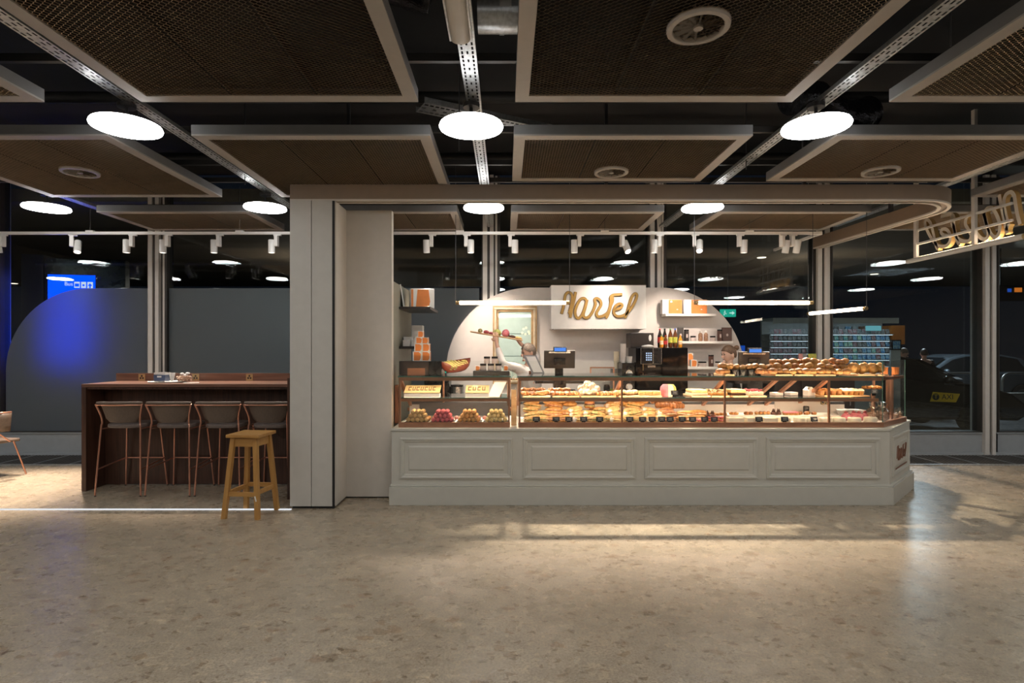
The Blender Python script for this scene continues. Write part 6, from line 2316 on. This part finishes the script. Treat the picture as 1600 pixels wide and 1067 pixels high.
# mirrored shop with magazine shelves, added beyond the glass as its reflection
KY = 9.55
t = thing('reflected_kiosk', 'newspaper and magazine shelves built to show a reflection in the window', 'kiosk', (0, 0, -.02))
kx0, kx1 = X(1205, KY), X(1400, KY)
part('back_wall', MB().bx(kx0, kx1, KY + .35, KY + .40, 0, Z(497, KY)), 'shop_white', t)
part('orange_panel', MB().bx(kx1, kx1 + .22, KY + .1, KY + .36, Z(536, KY), Z(508, KY) + .02), 'shop_orange', t)
part('panel_post', MB().bx(kx1, kx1 + .05, KY + .2, KY + .3, 0, Z(536, KY)), 'black_box', t)
part('lamp_cornice', MB().bx(kx0, kx1, KY - .05, KY + .35, Z(499, KY), Z(497, KY) + .02), 'shop_white', t)
part('cornice_lip', MB().bx(kx0, kx1, KY - .07, KY - .05, Z(499, KY) - .05, Z(497, KY) + .02), 'shop_white', t)
part('lamp', MB().bx(kx0 + .05, kx1 - .05, KY - .04, KY + .02, Z(499, KY) - .02, Z(499, KY) - .002), 'added_shelf_glow', t)  # added glow strip that brightens the magazines, tucked behind the lip
rows = [517, 527, 537, 547, 557, 567, 577]
for i, py in enumerate(rows):
    z = Z(py + 3, KY)
    part('shelf', MB().bx(kx0, kx1, KY + .05 - .0 * i, KY + .35, z - .012, z), 'shop_white', t)
    part('shelf_glow_strip', MB().bx(kx0 + .02, kx1 - .02, KY + .052, KY + .066, z - .016, z - .0125), 'added_shelf_glow', t)  # added glow strip: lights the shelf below and whitens its edge
    for k in range(26):
        x = kx0 + .02 + k * (kx1 - kx0 - .04) / 26
        m_ = random.choice(['magazine_blue', 'magazine_blue', 'magazine_teal', 'magazine_red', 'magazine_grey']) if k > 12 and i > 0 else random.choice(['magazine_grey', 'magazine_grey', 'magazine_red'])
        part('magazine', MB().box((x + .035, KY + .12, z + .045), (.066, .006, .086), Matrix.Rotation(R(-18), 4, 'X')), m_, t)
for i in range(7):
    x = X(1294 + i * 11, KY)
    part('header_card', MB().bx(x, x + .09, KY + .30, KY + .32, Z(513, KY), Z(507, KY)), ['shop_white', 'black_box', 'magazine_grey', 'shop_white', 'magazine_blue', 'shop_white', 'cork'][i], t)
part('cyan_lightbox', MB().bx(X(1356, KY), X(1378, KY), KY + .02, KY + .06, Z(514.5, KY), Z(507, KY)), 'cyan_sign', t)
sc2 = part('blue_poster_screen', MB().bx(X(1392, KY), X(1407, KY), KY - .02, KY + .03, Z(545, KY), Z(529, KY)), 'black_plastic', t)
part('picture', MB().bx(X(1394, KY), X(1405, KY), KY - .024, KY - .02, Z(543, KY), Z(531, KY)), 'magazine_blue', sc2)
part('stand', MB().bx(X(1392, KY), X(1407, KY), KY, KY + .04, 0, Z(545, KY)), 'shop_white', t)


# cars
def car(name, label, paint, loc, rz, taxi=False):
    t = thing(name, label, 'car', loc, rz)
    W2 = .88
    # side profile along X, the nose at +X
    low = [(-2.2, .35), (-2.25, .62), (-2.12, .92), (-1.6, .98), (0.75, .96), (1.45, .90), (2.0, .74), (2.25, .55), (2.28, .36), (2.1, .24)]
    arch_f = [(1.42 + .36 * math.cos(a), .26 + .36 * math.sin(a)) for a in [PI * i / 8 for i in range(9)]]
    arch_r = [(-1.38 + .36 * math.cos(a), .26 + .36 * math.sin(a)) for a in [PI * i / 8 for i in range(9)]]
    poly = low + arch_f + arch_r + [(-2.0, .24)]
    part('body', MB().prism(poly, -W2, W2, frx), paint, t, bevel=.05)
    roof = [(-2.0, .95), (-1.55, 1.36), (-1.0, 1.47), (0.0, 1.46), (.45, 1.36), (1.22, .93)]
    vs = []
    for s_ in (-1, 1):
        for (u, v) in roof: vs.append((u, s_ * (W2 - .06 - .22 * max(0, v - .95) / .5), v))
    n_ = len(roof)
    fs = [tuple(range(n_)), tuple(range(2 * n_ - 1, n_ - 1, -1))] + [(i, n_ + i, n_ + (i + 1) % n_, (i + 1) % n_) for i in range(n_)]
    part('cabin', MB().add(vs, fs), paint, t, bevel=.04)
    for s_ in (-1, 1):
        for w_ in ([(-1.55, 1.0), (-1.42, 1.33), (-1.0, 1.41), (-.55, 1.41), (-.55, 1.0)], [(-.47, 1.0), (-.47, 1.41), (.0, 1.40), (.40, 1.31), (.98, 1.0)]):
            vs = [(u, s_ * (W2 - .052 - .22 * max(0, v - .95) / .5), v) for u, v in w_]
            part('side_window', MB().add(vs, [tuple(range(5)) if s_ < 0 else tuple(range(4, -1, -1))]), 'car_glass', t)
        part('mirror', MB().ell((.78, s_ * (W2 + .08), 1.0), (.07, .09, .07), 10, 8), paint, t, smooth=True)
        part('headlight', MB().ell((2.08, s_ * .62, .66), (.16, .16, .06), 12, 8), 'steel', t, smooth=True)
        part('door_line', MB().bx(-.52, -.51, s_ * W2 - .002, s_ * W2 + .002, .4, .95), 'black_gap', t)
        for ax in (1.42, -1.38):
            w_ = part('wheel', MB().cyl((ax, s_ * (W2 - .2), .31), (ax, s_ * W2, .31), .31, n=24), 'tyre', t, smooth=True)
            part('rim', MB().cyl((ax, s_ * W2 - .01 * s_, .31), (ax, s_ * (W2 + .008), .31), .20, n=20), 'dark_steel', w_, smooth=True)
        part('handle', MB().bx(-.40, -.24, s_ * W2 - .01, s_ * W2 + .015, .84, .87), 'steel', t)
    part('windscreen', MB().add([(.50, -.58, 1.345), (1.17, -.76, .965), (1.17, .76, .965), (.50, .58, 1.345)], [(0, 1, 2, 3)]), 'car_glass', t, loc=(.03, 0, .03))
    if taxi:
        st = part('taxi_sticker', MB().prism([(0, 0), (.46, -.015), (.525, .12), (.53, .14), (.05, .175), (.02, .06)], -W2 - .006, -W2 - .001, lambda u, v, q: (u + .52, q, v + .60)), 'taxi_yellow', t)
        part('round_mark', MB().cyl((.62, -W2 - .009, .685), (.62, -W2 - .006, .685), .062, n=20), 'black_gap', st)
        text_part('letter', 'T', .11, 'taxi_yellow', st, Matrix.Translation((.62, -W2 - .0105, .685)) @ RX)
        text_part('letters', 'AXI', .13, 'black_gap', st, Matrix.Translation((.83, -W2 - .0075, .68)) @ RX)
    return t


car('taxi', 'black taxi with yellow sticker parked outside the window', 'taxi_black', (7.26, 11.3, .04), R(-2), True)
car('parked_car', 'grey car parked further out beyond the steel railing', 'car_silver', (12.9, 16.6, -.02), R(180))
# railing hoops
for i, (a, b) in enumerate(((X(1466, 13.2), X(1561, 13.2)), (X(1566, 13.2), X(1566, 13.2) + 1.6))):
    z = Z(582, 13.2)
    pts = [(a, 0, 0), (a, 0, z - .18)] + [(a + .18 - .18 * math.cos(q), 0, z - .18 + .18 * math.sin(q)) for q in [R(18 * k) for k in range(1, 6)]]
    pts += [(b - .18 + .18 * math.sin(q), 0, z - .18 + .18 * math.cos(q)) for q in [R(18 * k) for k in range(0, 6)]] + [(b, 0, 0)]
    solo('steel_railing', MB().tube(pts, .03, 10), 'rail_steel', 'bent steel tube railing outside, %s' % ['behind the taxi windscreen', 'before the taxi nose'][i], 'railing', (0, 13.2, -.02), smooth=True)
# warm downlights under the canopy outdoors
for i, (px, py) in enumerate(((1366, 428), (1190, 402), (22, 446))):
    y = (3.9 - EYE) * F / (545 - py)
    y = min(y, 20)
    solo('canopy_downlight', MB().lathe([(.10, -.01), (.11, 0)], 20), 'down_lamp', 'small warm downlight under the canopy outside, %s' % ['near the newspaper stand', 'above the cars', 'near the direction screen'][i], 'ceiling light', (X(px, y), y, 3.895))
# added light that brightens the cars; no lamp stands there
L = bpy.data.lights.new('added_car_light', 'AREA'); L.energy = 320; L.size = 1.5; L.color = (.8, .9, 1)
lo = bpy.data.objects.new('added_car_light', L); lo.location = (10.5, 15.5, 3.7); COL.objects.link(lo)

for x in (-5.0, 7.5):  # added fill lights to brighten the slab and street, without fittings
    L = bpy.data.lights.new('added_outdoor_fill', 'POINT'); L.energy = 22; L.shadow_soft_size = .3; L.color = (1, .88, .75)
    lo = bpy.data.objects.new('added_outdoor_fill', L); lo.location = (x, 14.2, 2.9); COL.objects.link(lo)

t = thing('blue_info_post', 'small blue lit information post outside, at the arch edge above the woman', 'sign', (X(1160, 10.3), 10.3, -.02))
part('post', MB().bx(-.05, .05, 0, .06, 0, 1.72), 'black_plastic', t)
part('screen', MB().bx(-.045, .045, -.004, 0, 1.36, 1.68), 'screen_dim', t)
t = thing('bus_display', 'dark hanging departure board with tiny blue and orange lights outside', 'sign', (X(1585, 13.0), 13.0, Z(470, 13.0)))
part('board', MB().bx(-.5, .6, 0, .1, 0, .36), 'black_plastic', t)
part('blue_light', MB().bx(-.16, -.07, -.006, 0, .20, .28), 'screen_dim', t)
part('orange_light', MB().bx(.0, .17, -.006, 0, .20, .30), 'orange_led', t)
part('hanger', MB().bx(-.3, -.27, .03, .06, .36, 3.9 - Z(470, 13.0)).bx(.4, .43, .03, .06, .36, 3.9 - Z(470, 13.0)), 'void_steel', t)

L = bpy.data.lights.new('added_sticker_light', 'POINT'); L.energy = 16; L.shadow_soft_size = .12; L.color = (1, .93, .82)  # added point light to bring out the taxi sticker, without a fitting
lo = bpy.data.objects.new('added_sticker_light', L); lo.location = (8.6, 9.3, 3.4); COL.objects.link(lo)
